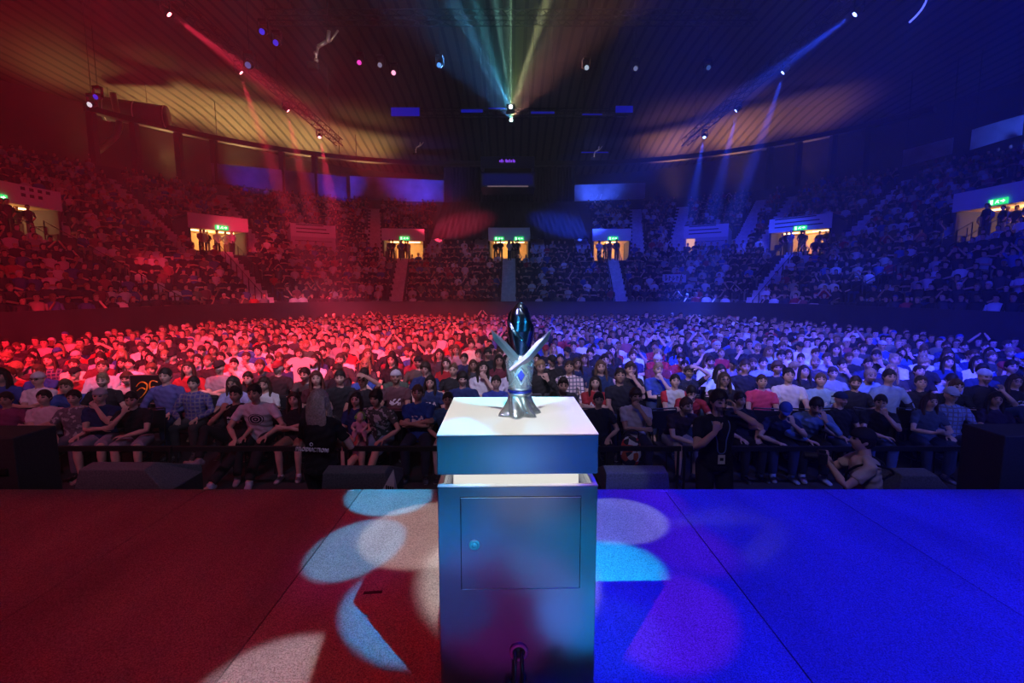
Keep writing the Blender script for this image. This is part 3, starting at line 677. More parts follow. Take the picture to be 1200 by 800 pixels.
for sg in (-1, 1):
    for i, y in enumerate((10, 15, 20, 25, 30, 35)):
        P = Vector((sg*14.2, y, TZ-.25))
        if i < 5: A = P+Vector((-sg*2.2, 2.2, -2.2))*4
        else: A = P+Vector((-sg*1.0, 0, -4.2))*2
        HEADS.append((sg, i, P, A))
        nm = ['nearest', 'second', 'third', 'fourth', 'fifth', 'farthest'][i]
        moving_head(P, A*.5+P*.5+Vector((0, -2.5, 0)), '%s lamp glowing %s on the %s truss, %s from the stage' % ('round', 'pink red' if sg < 0 else 'blue', 'left' if sg < 0 else 'right', nm),
                    (1, .25, .3) if sg < 0 else (.25, .35, 1), 6, 'pink red lamps on the left truss' if sg < 0 else 'blue lamps on the right truss')
for i, (px, py, Y, c, e) in enumerate(((515, 76, 22, (.1, .35, 1), 1.2), (687, 79, 22, (.6, .75, .9), .7), (446, 76, 22, (.5, .5, .7), .35), (744, 80, 22, (.4, .45, .7), .35), (829, 79, 22, (.1, .25, .5), .3), (422, 73, 22, (.8, .05, .5), 1.2),
                                       (462, 85, 22, (1, .4, .6), 1.5), (293, 76, 16, (.1, .2, .6), .4), (309, 37, 18, (.03, .03, .9), .8), (325, 50, 18, (.03, .03, .9), .7), (108, 122, 20, (.8, .9, 1), .8), (115, 113, 20, (.02, .02, .7), .8))):
    P = at_y(px, py, Y)
    od = ['ninth', 'tenth', 'seventh', 'eleventh', 'twelfth', 'sixth', 'eighth', 'third', 'fourth', 'fifth', 'first', 'second'][i]
    lp = moving_head(P, P+Vector((0, -3, -1.6)), '%s-lensed small lamp hanging under the roof, %s counted from the left' % ('blue' if c[0] < .3 else 'pink' if c[1] < .45 else 'pale', od), c, e, 'small hanging lamps under the roof', .9)
    tube('suspension_wire', [(0, 0, .4), (0, 0, roof_z(P.x, P.y)+.1-P.z)], .012, M_BLACK, lp)
# blue LED battens; their glow also stands for blue reflections on the trusses
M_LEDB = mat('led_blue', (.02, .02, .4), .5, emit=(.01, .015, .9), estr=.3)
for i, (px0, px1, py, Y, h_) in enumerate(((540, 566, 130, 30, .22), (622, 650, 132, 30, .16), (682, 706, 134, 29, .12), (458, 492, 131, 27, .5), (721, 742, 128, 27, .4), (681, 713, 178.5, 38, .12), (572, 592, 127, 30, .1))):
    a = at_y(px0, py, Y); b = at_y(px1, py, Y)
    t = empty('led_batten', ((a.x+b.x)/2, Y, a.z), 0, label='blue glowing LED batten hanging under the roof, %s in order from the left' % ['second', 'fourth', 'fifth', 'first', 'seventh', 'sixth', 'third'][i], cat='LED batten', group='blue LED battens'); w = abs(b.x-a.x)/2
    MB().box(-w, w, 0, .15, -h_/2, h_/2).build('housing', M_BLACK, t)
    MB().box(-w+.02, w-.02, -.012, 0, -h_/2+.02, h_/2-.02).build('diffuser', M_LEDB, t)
    for x in (-w*.8, w*.8): tube('suspension_wire', [(x, .07, h_/2), (x, .07, roof_z(a.x, Y)-a.z+.1)], .01, M_BLACK, t)
# curved blue light tube at upper right
pts = [at_y(px, py, 14) for px, py in ((1087, -6), (1083, 6), (1076, 16), (1066, 26))]
tb = empty('curved_light_tube', pts[1], 0, label='thin curved blue light tube near the top right of the roof', cat='light tube')
tube('tube', [p-pts[1] for p in pts], .028, mat('tube_blue', (.1, .1, .6), .4, emit=(.12, .16, 1), estr=1.3), tb)
tube('suspension_wire', [(0, 0, 0), (0, 0, roof_z(pts[1].x, 14)-pts[1].z+.1)], .012, M_BLACK, tb)
# laser projectors
for i, (px, py, Y) in enumerate(((598.5, 125, 26), (599, 140.5, 29.5))):
    P = at_y(px, py, Y); t = empty('laser_projector', P, 0, label=['laser projector in the middle under the roof, upper bright point', 'laser projector in the middle under the roof, lower bright point'][i], cat='laser projector', group='laser projectors')
    MB().box(-.22, .22, .02, .6, -.15, .15).build('housing', M_BLACK, t, bevel=.01)
    MB().bar((0, 0, 0), (0, .03, 0), .09, 16).build('aperture', mat('laser_point', (.8, 1, 1), .3, emit=(.7, 1, 1), estr=14), t)
    tube('suspension_wire', [(0, .3, .15), (0, .3, roof_z(0, Y)-P.z+.1)], .012, M_BLACK, t)
    LASER = (LASER if i else [])+[P.copy()]
# hanging metal crane camera like item, two small bright hangers
def hanger(px, py, Y, s, lab):
    P = at_y(px, py, Y); t = empty('hanging_bracket', P, 0, label=lab, cat='bracket', group='bright metal brackets hanging under the roof')
    M_BR = mat('worn_aluminium', (.8, .74, .66), .35, .9, emit=(1, .85, .7), estr=.0)
    MB().bar((0, 0, 0), (.10*s, 0, .45*s), .05*s, 8).build('lower_arm', M_BR, t, smooth=True)
    MB().bar((.10*s, 0, .45*s), (.42*s, 0, .62*s), .07*s, 8).build('upper_arm', M_BR, t, smooth=True)
    MB().bar((.46*s, 0, .6*s), (.52*s, 0, .98*s), .07*s, 8).bar((.55*s, 0, .62*s), (.85*s, 0, 1.0*s), .035*s, 6).build('fork', M_BR, t, smooth=True)
    for z in (-.02, .22): MB().lathe([(.001, -.08*s), (.07*s, -.05*s), (.08*s, 0), (.07*s, .05*s), (.001, .08*s)], 12, c=(.02*s, 0, z*s)).build('joint', M_BR, t, smooth=True)
    MB().box(-.28*s, .06*s, -.12*s, .12*s, -.34*s, -.1*s).build('clamp', M_DARKM, t, bevel=.01)
    tube('suspension_wire', [(.5*s, 0, .9*s), (.5*s, 0, roof_z(P.x, Y)-P.z+.1)], .014, M_BLACK, t)
    return P
H1 = hanger(370, 70, 14, .8, 'bright jointed metal bracket hanging high at the upper left')
H2 = hanger(487, 178, 30, .6, 'small bright bracket hanging left of the centre screens')
H3 = hanger(696, 183, 30, .6, 'small bright bracket hanging right of the centre screens')
# centre video screens (dark cube)
a = at_y(563, 183, 38); b = at_y(627, 219, 38)
cube = empty('centre_screen_cube', ((a.x+b.x)/2, 38, a.z), 0, label='dark hanging video cube in the middle above the far stand', cat='video cube'); w = (b.x-a.x)/2; hh = a.z-b.z
MB().box(-w*1.0, w*.98, 0, 3.2, -hh*.38, 0).build('upper_ring', mat('cube_blue', (.05, .06, .16), .5), cube, bevel=.05)
MB().box(-w*.86, w*.86, .15, 3.0, -hh*.52, -hh*.36).build('recess', M_BLACK, cube)
s_ = MB().box(-w, w, 0, 3.2, -hh, -hh*.5).build('lower_screen', mat('cube_screen', (.03, .04, .12), .25), cube, bevel=.04)
MB().box(-w*.92, w*.92, -.02, 0, -hh*.93, -hh*.57).build('screen_face', mat('dim_screen', (.01, .01, .03), .25, emit=(.004, .004, .12), estr=.4), s_)
MB().box(-w*.75, w*.75, -.04, 0, -hh*1.0, -hh*.96).build('light_strip', mat('strip_pale', (.5, .4, .4), .5, emit=(.5, .35, .4), estr=.25), s_)
dsp = MB().box(-w*.32, w*.28, -.03, 0, -hh*.22, -hh*.07).build('message_display', M_BLACK, cube)
mb = MB()
for k, (x0_, x1_) in enumerate(((-.30, -.27), (-.24, -.20), (-.17, -.15), (-.08, -.04), (-.02, .02), (.05, .08), (.11, .15), (.18, .2), (.22, .26))): mb.box(w*x0_, w*x1_, -.05, -.03, -hh*.2, -hh*(.1 if k % 2 else .13))
mb.build('display_characters', mat('display_violet', (.3, .1, .8), .5, emit=(.28, .06, 1), estr=1.1), dsp)
for x in (-w*.8, w*.8): tube('suspension_cable', [(x, 1.5, 0), (x, 1.5, roof_z(x, 39.5)-a.z+.1)], .03, M_BLACK, cube)
# banners hung over the rear gallery
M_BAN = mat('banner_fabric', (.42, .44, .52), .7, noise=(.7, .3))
def banner(px0, px1, py0, py1, s, label, m=M_BAN, marks=0):
    mb = MB(); u0 = find_u(px0, 200, s, 13); u1 = find_u(px1, 200, s, 13); us = np.linspace(u0, u1, 14); vs = []
    Pm, _ = bowl((u0+u1)/2, s); hz = lambda py, P: CAMZ+(at_y(project((P.x, P.y, 13))[0], py, P.y).z-CAMZ)
    t = empty('hanging_banner', (Pm.x, Pm.y, 0), 0, label=label, cat='banner', group='banners hanging over the top gallery')
    for q, u in enumerate(us):
        P, n = bowl(u, s); fr = q/13; py_t = py0[0]+(py0[1]-py0[0])*fr; py_b = py1[0]+(py1[1]-py1[0])*fr
        for o_ in (0, .05):
            for py in (py_b, py_t): vs.append((P.x+n.x*o_-Pm.x, P.y+n.y*o_-Pm.y, hz(py, P)))
    f = []
    for i in range(13):
        A = 4*i; f += [(A, A+4, A+5, A+1), (A+2, A+3, A+7, A+6), (A+1, A+5, A+7, A+3), (A, A+2, A+6, A+4)]
    f += [(0, 1, 3, 2), (52, 54, 55, 53)]
    cl = mb.add(vs, f).build('fabric', m, t)
    q = MB()
    for k in range(marks):
        fr = .06+.88*random.random(); u = u0+(u1-u0)*fr; P, n = bowl(u, s-.02); pyb = py1[0]+(py1[1]-py1[0])*fr; pyt = py0[0]+(py0[1]-py0[0])*fr
        z0_ = hz(pyb-1.5, P); z1_ = z0_+(hz(pyt, P)-z0_)*random.uniform(.15, .6); dx = random.uniform(0, .5)
        q.bar((P.x-Pm.x, P.y-Pm.y-.03, z0_), (P.x-Pm.x+dx, P.y-Pm.y-.03, z1_), .035, 4)
    if marks: q.build('pale_streaks', mat('streak', (.75, .75, .85), .6), cl)
    # hangers up to the roof
    for fr in (.05, .95):
        P, n = bowl(u0+(u1-u0)*fr, s+.02); zt_ = hz(py0[0]+(py0[1]-py0[0])*fr, P)
        MB().bar((P.x-Pm.x, P.y-Pm.y, zt_-.05), (P.x-Pm.x, P.y-Pm.y, roof_z(P.x, P.y)+.1), .025, 6).build('hanger_rod', M_BLACK, t)
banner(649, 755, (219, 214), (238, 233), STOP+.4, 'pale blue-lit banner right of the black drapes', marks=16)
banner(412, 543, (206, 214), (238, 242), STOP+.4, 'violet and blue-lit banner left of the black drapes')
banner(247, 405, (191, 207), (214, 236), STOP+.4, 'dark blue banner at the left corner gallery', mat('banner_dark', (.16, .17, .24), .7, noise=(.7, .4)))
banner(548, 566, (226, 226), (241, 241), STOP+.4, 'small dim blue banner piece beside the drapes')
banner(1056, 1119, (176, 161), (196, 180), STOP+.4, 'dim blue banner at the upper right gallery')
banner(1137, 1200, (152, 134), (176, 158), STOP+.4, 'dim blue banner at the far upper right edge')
# black drape over the empty middle block
def drape():
    u0, u1 = find_u(504, 270, S_V+.5, 8), find_u(692, 270, S_V+.5, 8); mb = MB(); us = np.linspace(u0, u1, 160); ks = list(range(NLOW+1, NROW)); vs = []
    for k in ks:
        for i, u in enumerate(us):
            P, n = bowl(u, k*ROW-.05); vs.append((P.x, P.y-.02+.05*math.sin(i*1.3), rowz(k)+1.0+.04*math.sin(i*.9+k)))
    nu = len(us); f = []
    for k in range(len(ks)-1):
        for i in range(nu-1):
            um = (us[i]+us[i+1])/2
            if in_vomi(um, ks[k]*ROW, .15): continue
            f.append((k*nu+i, k*nu+i+1, (k+1)*nu+i+1, (k+1)*nu+i))
    # back curtain up to the roof edge
    P, n = bowl(us[0], STOP-.3); b = len(vs)
    for i, u in enumerate(us):
        P, n = bowl(u, STOP-.3); y = P.y+.07*math.sin(i*1.6)
        vs += [(P.x, y, rowz(NROW-1)+.5), (P.x, y, 15.2)]
    for i in range(nu-1): f.append((b+2*i, b+2*i+2, b+2*i+3, b+2*i+1))
    mb.add(vs, f); return mb.build('black_drapes', M_DRAPE, label='black drapes covering the empty upper middle block', cat='drapes'), (u0, u1)
_, DRAPE_U = drape()
# ventilation duct upper left
Pd = at_y(178, 138, 38)
du = empty('ventilation_duct', Pd, 0, label='big round metal ventilation duct with elbow at the upper left roof', cat='duct')
MB().bar((-3.0, -.9, .35), (.9, .5, .2), .85, 28).build('round_duct', mat('duct_metal', (.05, .065, .07), .5, .5), du, smooth=True)
for f_ in (0.05, .5, .97): MB().torus(Vector((-3.0, -.9, .35)).lerp(Vector((.9, .5, .2)), f_), .87, .04, (Vector((3.9, 1.4, -.15))).to_track_quat('Z', 'Y').to_matrix()).build('flange', M_STEEL, du, smooth=True)
tube('elbow_pipe', [(-1.6, -1.6, 1.2), (-1.5, -1.6, .3), (-1.4, -1.6, -1.4), (-2.5, -1.6, -2.6), (-3.7, -1.6, -3.4)], .22, mat('elbow_metal', (.55, .48, .42), .3, .9), du)
for x in (-3, 0): tube('suspension_wire', [(x, -.4, .8), (x, -.4, roof_z(Pd.x+x, 36)-Pd.z+.1)], .02, M_BLACK, du)
# ------------------------------------------------------------------ the distant crowd, one simple figure repeated in one mesh
def crowd_mat():
    m = bpy.data.materials.new('crowd_cloth_and_skin'); m.use_nodes = True; nt = m.node_tree; b = nt.nodes['Principled BSDF']
    a = nt.nodes.new('ShaderNodeAttribute'); a.attribute_name = 'tint'; nt.links.new(a.outputs['Color'], b.inputs['Base Color']); b.inputs['Roughness'].default_value = .8; b.inputs['Specular IOR Level'].default_value = .25
    return m
def simple_figure(kind):
    """returns verts, faces(quads), region per vertex: 0 skin 1 top 2 trousers 3 hair 4 eyes"""
    V = []; Fc = []; Rg = []
    def loft(rings, reg, n=8):
        b = len(V)
        for (c, rx, ry) in rings:
            for i in range(n):
                t = 2*PI*i/n; V.append((c[0]+rx*math.cos(t), c[1]+ry*math.sin(t), c[2])); Rg.append(reg)
        for j in range(len(rings)-1):
            for i in range(n): Fc.append((b+j*n+i, b+j*n+(i+1) % n, b+(j+1)*n+(i+1) % n, b+(j+1)*n+i))
    def limb(a, c, r0, r1, reg, n=5):
        b = len(V); a = Vector(a); c = Vector(c); q = (c-a).to_track_quat('Z', 'Y')
        for p, r in ((a, r0), (c, r1)):
            for i in range(n):
                t = 2*PI*i/n; w = p+q @ Vector((r*math.cos(t), r*math.sin(t), 0)); V.append(tuple(w)); Rg.append(reg)
        for i in range(n): Fc.append((b+i, b+(i+1) % n, b+n+(i+1) % n, b+n+i))
        Fc.append((b+n, b+n+1, b+n+2, b+n+4)); Fc.append((b+n+2, b+n+3, b+n+4, b+n+4))
    H = 0.0
    st = kind == 'stand'
    if st: H = .42
    lean = -.10 if kind == 'lean' else 0
    loft([((0, .0, .42+H), .15, .11), ((0, .01, .60+H), .145, .105), ((0, lean*.5, .80+H), .18, .12), ((0, lean*.8, .96+H), .20, .11), ((0, lean, 1.01+H), .15, .085), ((0, lean, 1.035+H), .06, .05)], 1)
    hz = 1.165+H; hy = lean-.015
    loft([((0, hy+.01, hz-.17), .048, .05), ((0, hy, hz-.10), .052, .065), ((0, hy-.004, hz-.06), .066, .086), ((0, hy, hz), .077, .096), ((0, hy, hz+.05), .074, .092), ((0, hy, hz+.095), .05, .065), ((0, hy, hz+.115), .012, .018)], 0, 10)
    # nose wedge
    b = len(V); V.extend([(-.014, hy-.088, hz-.03), (.014, hy-.088, hz-.03), (0, hy-.09, hz+.02), (0, hy-.116, hz-.026)]); Rg.extend([0]*4); Fc.extend([(b, b+3, b+2, b+2), (b+3, b+1, b+2, b+2), (b, b+1, b+3, b+3)])
    for sx in (-1, 1):
        b = len(V); V.extend([(sx*.030-.014, hy-.0975, hz+.006), (sx*.030+.014, hy-.0975, hz+.006), (sx*.030+.014, hy-.0965, hz+.026), (sx*.030-.014, hy-.0965, hz+.026)]); Rg.extend([4]*4); Fc.append((b, b+1, b+2, b+3))
    # hair cap: sits over top and back
    lowb = hz-.16 if kind == 'long' else hz-.05
    loft([((0, hy+.045, lowb), .070, .062), ((0, hy+.035, hz), .086, .078), ((0, hy+.018, hz+.05), .088, .092), ((0, hy+.004, hz+.075), .080, .098), ((0, hy+.006, hz+.115), .055, .068), ((0, hy+.008, hz+.13), .012, .015)], 3, 10)
    yk = -.40
    if st:
        for sx in (-1, 1): limb((sx*.09, 0, .86), (sx*.10, 0, .05), .085, .055, 2)
    else:
        for sx in (-1, 1):
            limb((sx*.09, .02, .49), (sx*.12, yk, .50), .085, .062, 2); limb((sx*.12, yk+.01, .52), (sx*.12, yk+.05, .03), .06, .04, 2)
    if kind == 'armsup':
        for sx in (-1, 1): limb((sx*.19, 0, .95+H), (sx*.27, -.12, 1.15+H), .05, .045, 1); limb((sx*.27, -.12, 1.14+H), (sx*.10, -.22, 1.38+H), .042, .032, 0); limb((sx*.10, -.22, 1.36+H), (sx*.04, -.22, 1.46+H), .035, .02, 0)
    elif kind == 'cross':
        for sx in (-1, 1): limb((sx*.19, 0, .95+H), (sx*.24, -.05, .74+H), .055, .045, 1); limb((sx*.24, -.04, .74+H), (-sx*.05, -.20, .76+H), .042, .035, 0)
    elif kind == 'chin':
        limb((.19, 0, .95), (.22, -.18, .72), .055, .045, 1); limb((.22, -.18, .72), (.03, -.16, 1.03), .042, .03, 0)
        limb((-.19, 0, .95), (-.22, -.10, .70), .055, .045, 1); limb((-.22, -.10, .70), (.02, -.28, .62), .042, .035, 0)
    else:
        for sx in (-1, 1): limb((sx*.19, lean*.8, .95+H), (sx*.235, -.04, .70+H), .055, .045, 1); limb((sx*.235, -.04, .70+H), (sx*.09, -.27 if not st else -.06, .60+H*.8), .042, .033, 0)
    return np.array(V), Fc, np.array(Rg)
KINDS = ['lap', 'cross', 'chin', 'long', 'lean', 'armsup', 'stand']
FIGS = {k: simple_figure(k) for k in KINDS}
SKINS = [(.62, .40, .30), (.55, .34, .25), (.68, .46, .36), (.48, .29, .20), (.30, .17, .11), (.60, .38, .28)]
TOPS = [(.020, .020, .024)]*7+[(.045, .045, .055)]*3+[(.70, .70, .72)]*4+[(.50, .50, .54), (.30, .31, .34), (.10, .16, .42), (.05, .09, .30), (.42, .04, .05), (.30, .08, .10), (.16, .17, .12), (.55, .50, .42)]
HAIRS = [(.020, .014, .010)]*4+[(.05, .03, .02)]*3+[(.12, .07, .035), (.30, .20, .10), (.08, .04, .02)]
def crowd_instances():
    inst = []   # (x, y, z, rot, scale, kind, dim)
    r = random.Random(11)
    return inst, r
def build_crowd(inst):
    AV = []; AF = []; AC = []; base = 0; r = random.Random(5)
    for (x, y, z, rot, sc, kind) in inst:
        v, f, rg = FIGS[kind]; c, s = math.cos(rot), math.sin(rot)
        tilt = r.uniform(-.04, .04)
        vv = v*sc; X = vv[:, 0]+tilt*vv[:, 2]; Y = vv[:, 1]
        if r.random() < .5: X = -X
        w = np.stack([X*c-Y*s+x, X*s+Y*c+y, vv[:, 2]+z], 1)
        sk = np.array(r.choice(SKINS))*r.uniform(.85, 1.1); tp = np.array(r.choice(TOPS[:10]) if (z > .5 and r.random() < .35) else r.choice(TOPS))*r.uniform(.8, 1.15); hr = np.array(r.choice(HAIRS))
        if r.random() < .07: hr = np.array(r.choice([(.6, .6, .62), (.4, .04, .05), (.05, .08, .3)]))     # caps
        tr = np.array(r.choice([(.02, .02, .025), (.03, .05, .12), (.06, .06, .06), (.25, .22, .16)]))
        pal = np.stack([sk, tp, tr, hr, sk*.18])
        AV.append(w); AC.append(pal[rg]); AF += [tuple(i+base for i in q) if q[2] != q[3] else (q[0]+base, q[1]+base, q[2]+base) for q in f]; base += len(v)
    V = np.concatenate(AV).astype(np.float32); Cc = np.concatenate(AC)
    me = bpy.data.meshes.new('crowd')
    cnt = np.array([len(f) for f in AF], dtype=np.int32); start = np.concatenate([[0], np.cumsum(cnt)[:-1]]).astype(np.int32)
    flat = np.fromiter((i for f in AF for i in f), dtype=np.int32, count=int(cnt.sum()))
    me.vertices.add(len(V)); me.vertices.foreach_set('co', V.ravel()); me.loops.add(len(flat)); me.loops.foreach_set('vertex_index', flat)
    me.polygons.add(len(cnt)); me.polygons.foreach_set('loop_start', start)
    try: me.polygons.foreach_set('loop_total', cnt)
    except Exception: pass
    me.update(calc_edges=True)
    me.polygons.foreach_set('use_smooth', np.ones(len(cnt), dtype=bool))
    at = me.attributes.new('tint', 'FLOAT_COLOR', 'POINT'); at.data.foreach_set('color', np.concatenate([Cc, np.ones((len(Cc), 1))], 1).astype(np.float32).ravel())
    me.materials.append(crowd_mat()); o = bpy.data.objects.new('crowd', me); COL.objects.link(o)
    return setp(o, label='dense seated crowd filling the rear of the arena floor and all the raked stands', cat='crowd', kind='stuff')
INST, cr = crowd_instances()
def wpick(stand=.0):
    q = cr.random()
    if q < stand: return 'stand'
    return cr.choices(['lap', 'cross', 'chin', 'long', 'lean', 'armsup'], [30, 22, 14, 14, 18, 2.2])[0]
# floor rows behind the individually built people
ROW1 = 6.45; FROW = .88; NIND = 7
def floor_x_limit(y):
    if y < BD-BR: return BA-.9
    q = y-(BD-BR); return (BA-BR)+math.sqrt(max(0, (BR-.9)**2-q*q))
nfr = 0
for k in range(NIND, 40):
    y = ROW1+FROW*k
    if y > BD-1.2: break
    xl = floor_x_limit(y); x = -xl+cr.random()*.3
    while x < xl:
        if cr.random() > .035: INST.append((x+cr.uniform(-.04, .04), y+cr.uniform(-.07, .07), .0, math.atan2(x*.6, y+2)*-1+cr.uniform(-.2, .2), cr.uniform(.95, 1.05), wpick(.004)))
        x += .52
# raked stands
for k in range(NROW):
    s = k*ROW+.42; u = .3
    while u < UT:
        st = stretch(u, s); P, n = bowl(u, s)
        skip = in_vomi(u, s, .3) or in_aisle(u, s, .1) or (k > NLOW and DRAPE_U[0]-.2 < u < DRAPE_U[1]+.2) or cr.random() < .06
        if k in (NLOW-1, NLOW-2) and any(abs(u-uc)*stretch(uc, S_V) < w/2+.2 and op == 1 for uc, w, op in vomi): skip = True
        vis = P.y > 0
        if vis:
            q = project((P.x, P.y, rowz(k)+1)); vis = -80 < q[0] < 1280
        # gangway in front of the portals
        if not skip and vis:
            ang = math.atan2(-n.x, n.y)       # facing -n: figure's front is -y
            tgt = math.atan2(P.x, -(P.y-2)) if False else None
            face = math.atan2(P.x, P.y-1); ang2 = -face
            a = ang*.55+ang2*.45 if abs(ang-ang2) < 2 else ang
            INST.append((P.x+cr.uniform(-.04, .04), P.y+cr.uniform(-.05, .05), rowz(k), a+cr.uniform(-.25, .25), cr.uniform(.94, 1.06), wpick(.012)))
        u += .55/st
# people standing in and around the portals
for (uc, w, op) in vomi:
    if op != 1: continue
    for j in range(7):
        du = cr.uniform(-w/2+.3, w/2-.3)/stretch(uc, S_V+1.5); so = cr.uniform(-.7, 1.4); P, n = bowl(uc+du, S_V+so); INST.append((P.x, P.y, rowz(NLOW)-.43 if so > 0 else rowz(NLOW-1), math.atan2(-n.x, n.y)+cr.uniform(-.4, .4), cr.uniform(.95, 1.03), 'stand'))
build_crowd(INST)
print('CROWD', len(INST))
# ------------------------------------------------------------------ people built one by one
def ori(P0, P1, xref):
    z = (P1-P0).normalized(); x = (xref-z*xref.dot(z)).normalized(); return x, z.cross(x).normalized(), z
def loft(mb, pts, rad, xref=(1, 0, 0), n=14, capf=.55):
    """closed tube through pts with elliptical sections rad=[(rx, ry)], rounded ends"""
    pts = [Vector(p) for p in pts]; xr = Vector(xref); V = []
    rad = [(r, r) if isinstance(r, (int, float)) else r for r in rad]
    T = []
    for i in range(len(pts)):
        a = pts[max(0, i-1)]; b = pts[min(len(pts)-1, i+1)]; T.append(ori(a, b, xr))
    P = [pts[0]-T[0][2]*min(rad[0])*capf]+pts+[pts[-1]+T[-1][2]*min(rad[-1])*capf]
    Rr = [(rad[0][0]*.55, rad[0][1]*.55)]+rad+[(rad[-1][0]*.55, rad[-1][1]*.55)]; TT = [T[0]]+T+[T[-1]]
    for p, (rx, ry), (x, y, z) in zip(P, Rr, TT):
        for i in range(n): t = 2*PI*i/n; V.append(p+x*rx*math.cos(t)+y*ry*math.sin(t))
    m = len(P); f = [(j*n+i, j*n+(i+1) % n, (j+1)*n+(i+1) % n, (j+1)*n+i) for j in range(m-1) for i in range(n)]
    f += [tuple(range(n-1, -1, -1)), tuple((m-1)*n+i for i in range(n))]
    mb.add(V, f)
def ball(mb, c, r, M=None, n=12):
    c = Vector(c); r = (r, r, r) if isinstance(r, (int, float)) else r; V = []; k = n//2+1
    for j in range(1, k):
        ph = PI*j/k
        for i in range(n):
            t = 2*PI*i/n; p = Vector((r[0]*math.sin(ph)*math.cos(t), r[1]*math.sin(ph)*math.sin(t), -r[2]*math.cos(ph)))
            V.append((M @ p if M is not None else p)+c)
    f = [(j*n+i, j*n+(i+1) % n, (j+1)*n+(i+1) % n, (j+1)*n+i) for j in range(k-2) for i in range(n)]
    f += [tuple(range(n-1, -1, -1)), tuple((k-2)*n+i for i in range(n))]
    mb.add(V, f)
def remesh(mb, vox, smooth=2):
    """one continuous skin over all the volumes in mb"""
    me = bpy.data.meshes.new('tmp'); me.from_pydata(mb.v, [], mb.f); me.update()
    o = bpy.data.objects.new('tmp', me); COL.objects.link(o)
    r = o.modifiers.new('r', 'REMESH'); r.mode = 'VOXEL'; r.voxel_size = vox; r.use_smooth_shade = True
    if smooth: s = o.modifiers.new('s', 'SMOOTH'); s.iterations = smooth; s.factor = .5
    dg = bpy.context.evaluated_depsgraph_get(); out = bpy.data.meshes.new_from_object(o.evaluated_get(dg)); bpy.data.objects.remove(o); bpy.data.meshes.remove(me)
    return out
def ik(A, B, l1, l2, pole):
    A = Vector(A); B = Vector(B); d = B-A; L = d.length; m = (l1+l2)*.998
    if L > m: B = A+d*(m/L); d = B-A; L = m
    a = (l1*l1-l2*l2+L*L)/(2*L); h = math.sqrt(max(0, l1*l1-a*a)); u = d.normalized(); p = Vector(pole); p = (p-u*p.dot(u)).normalized()
    return A+u*a+p*h, B
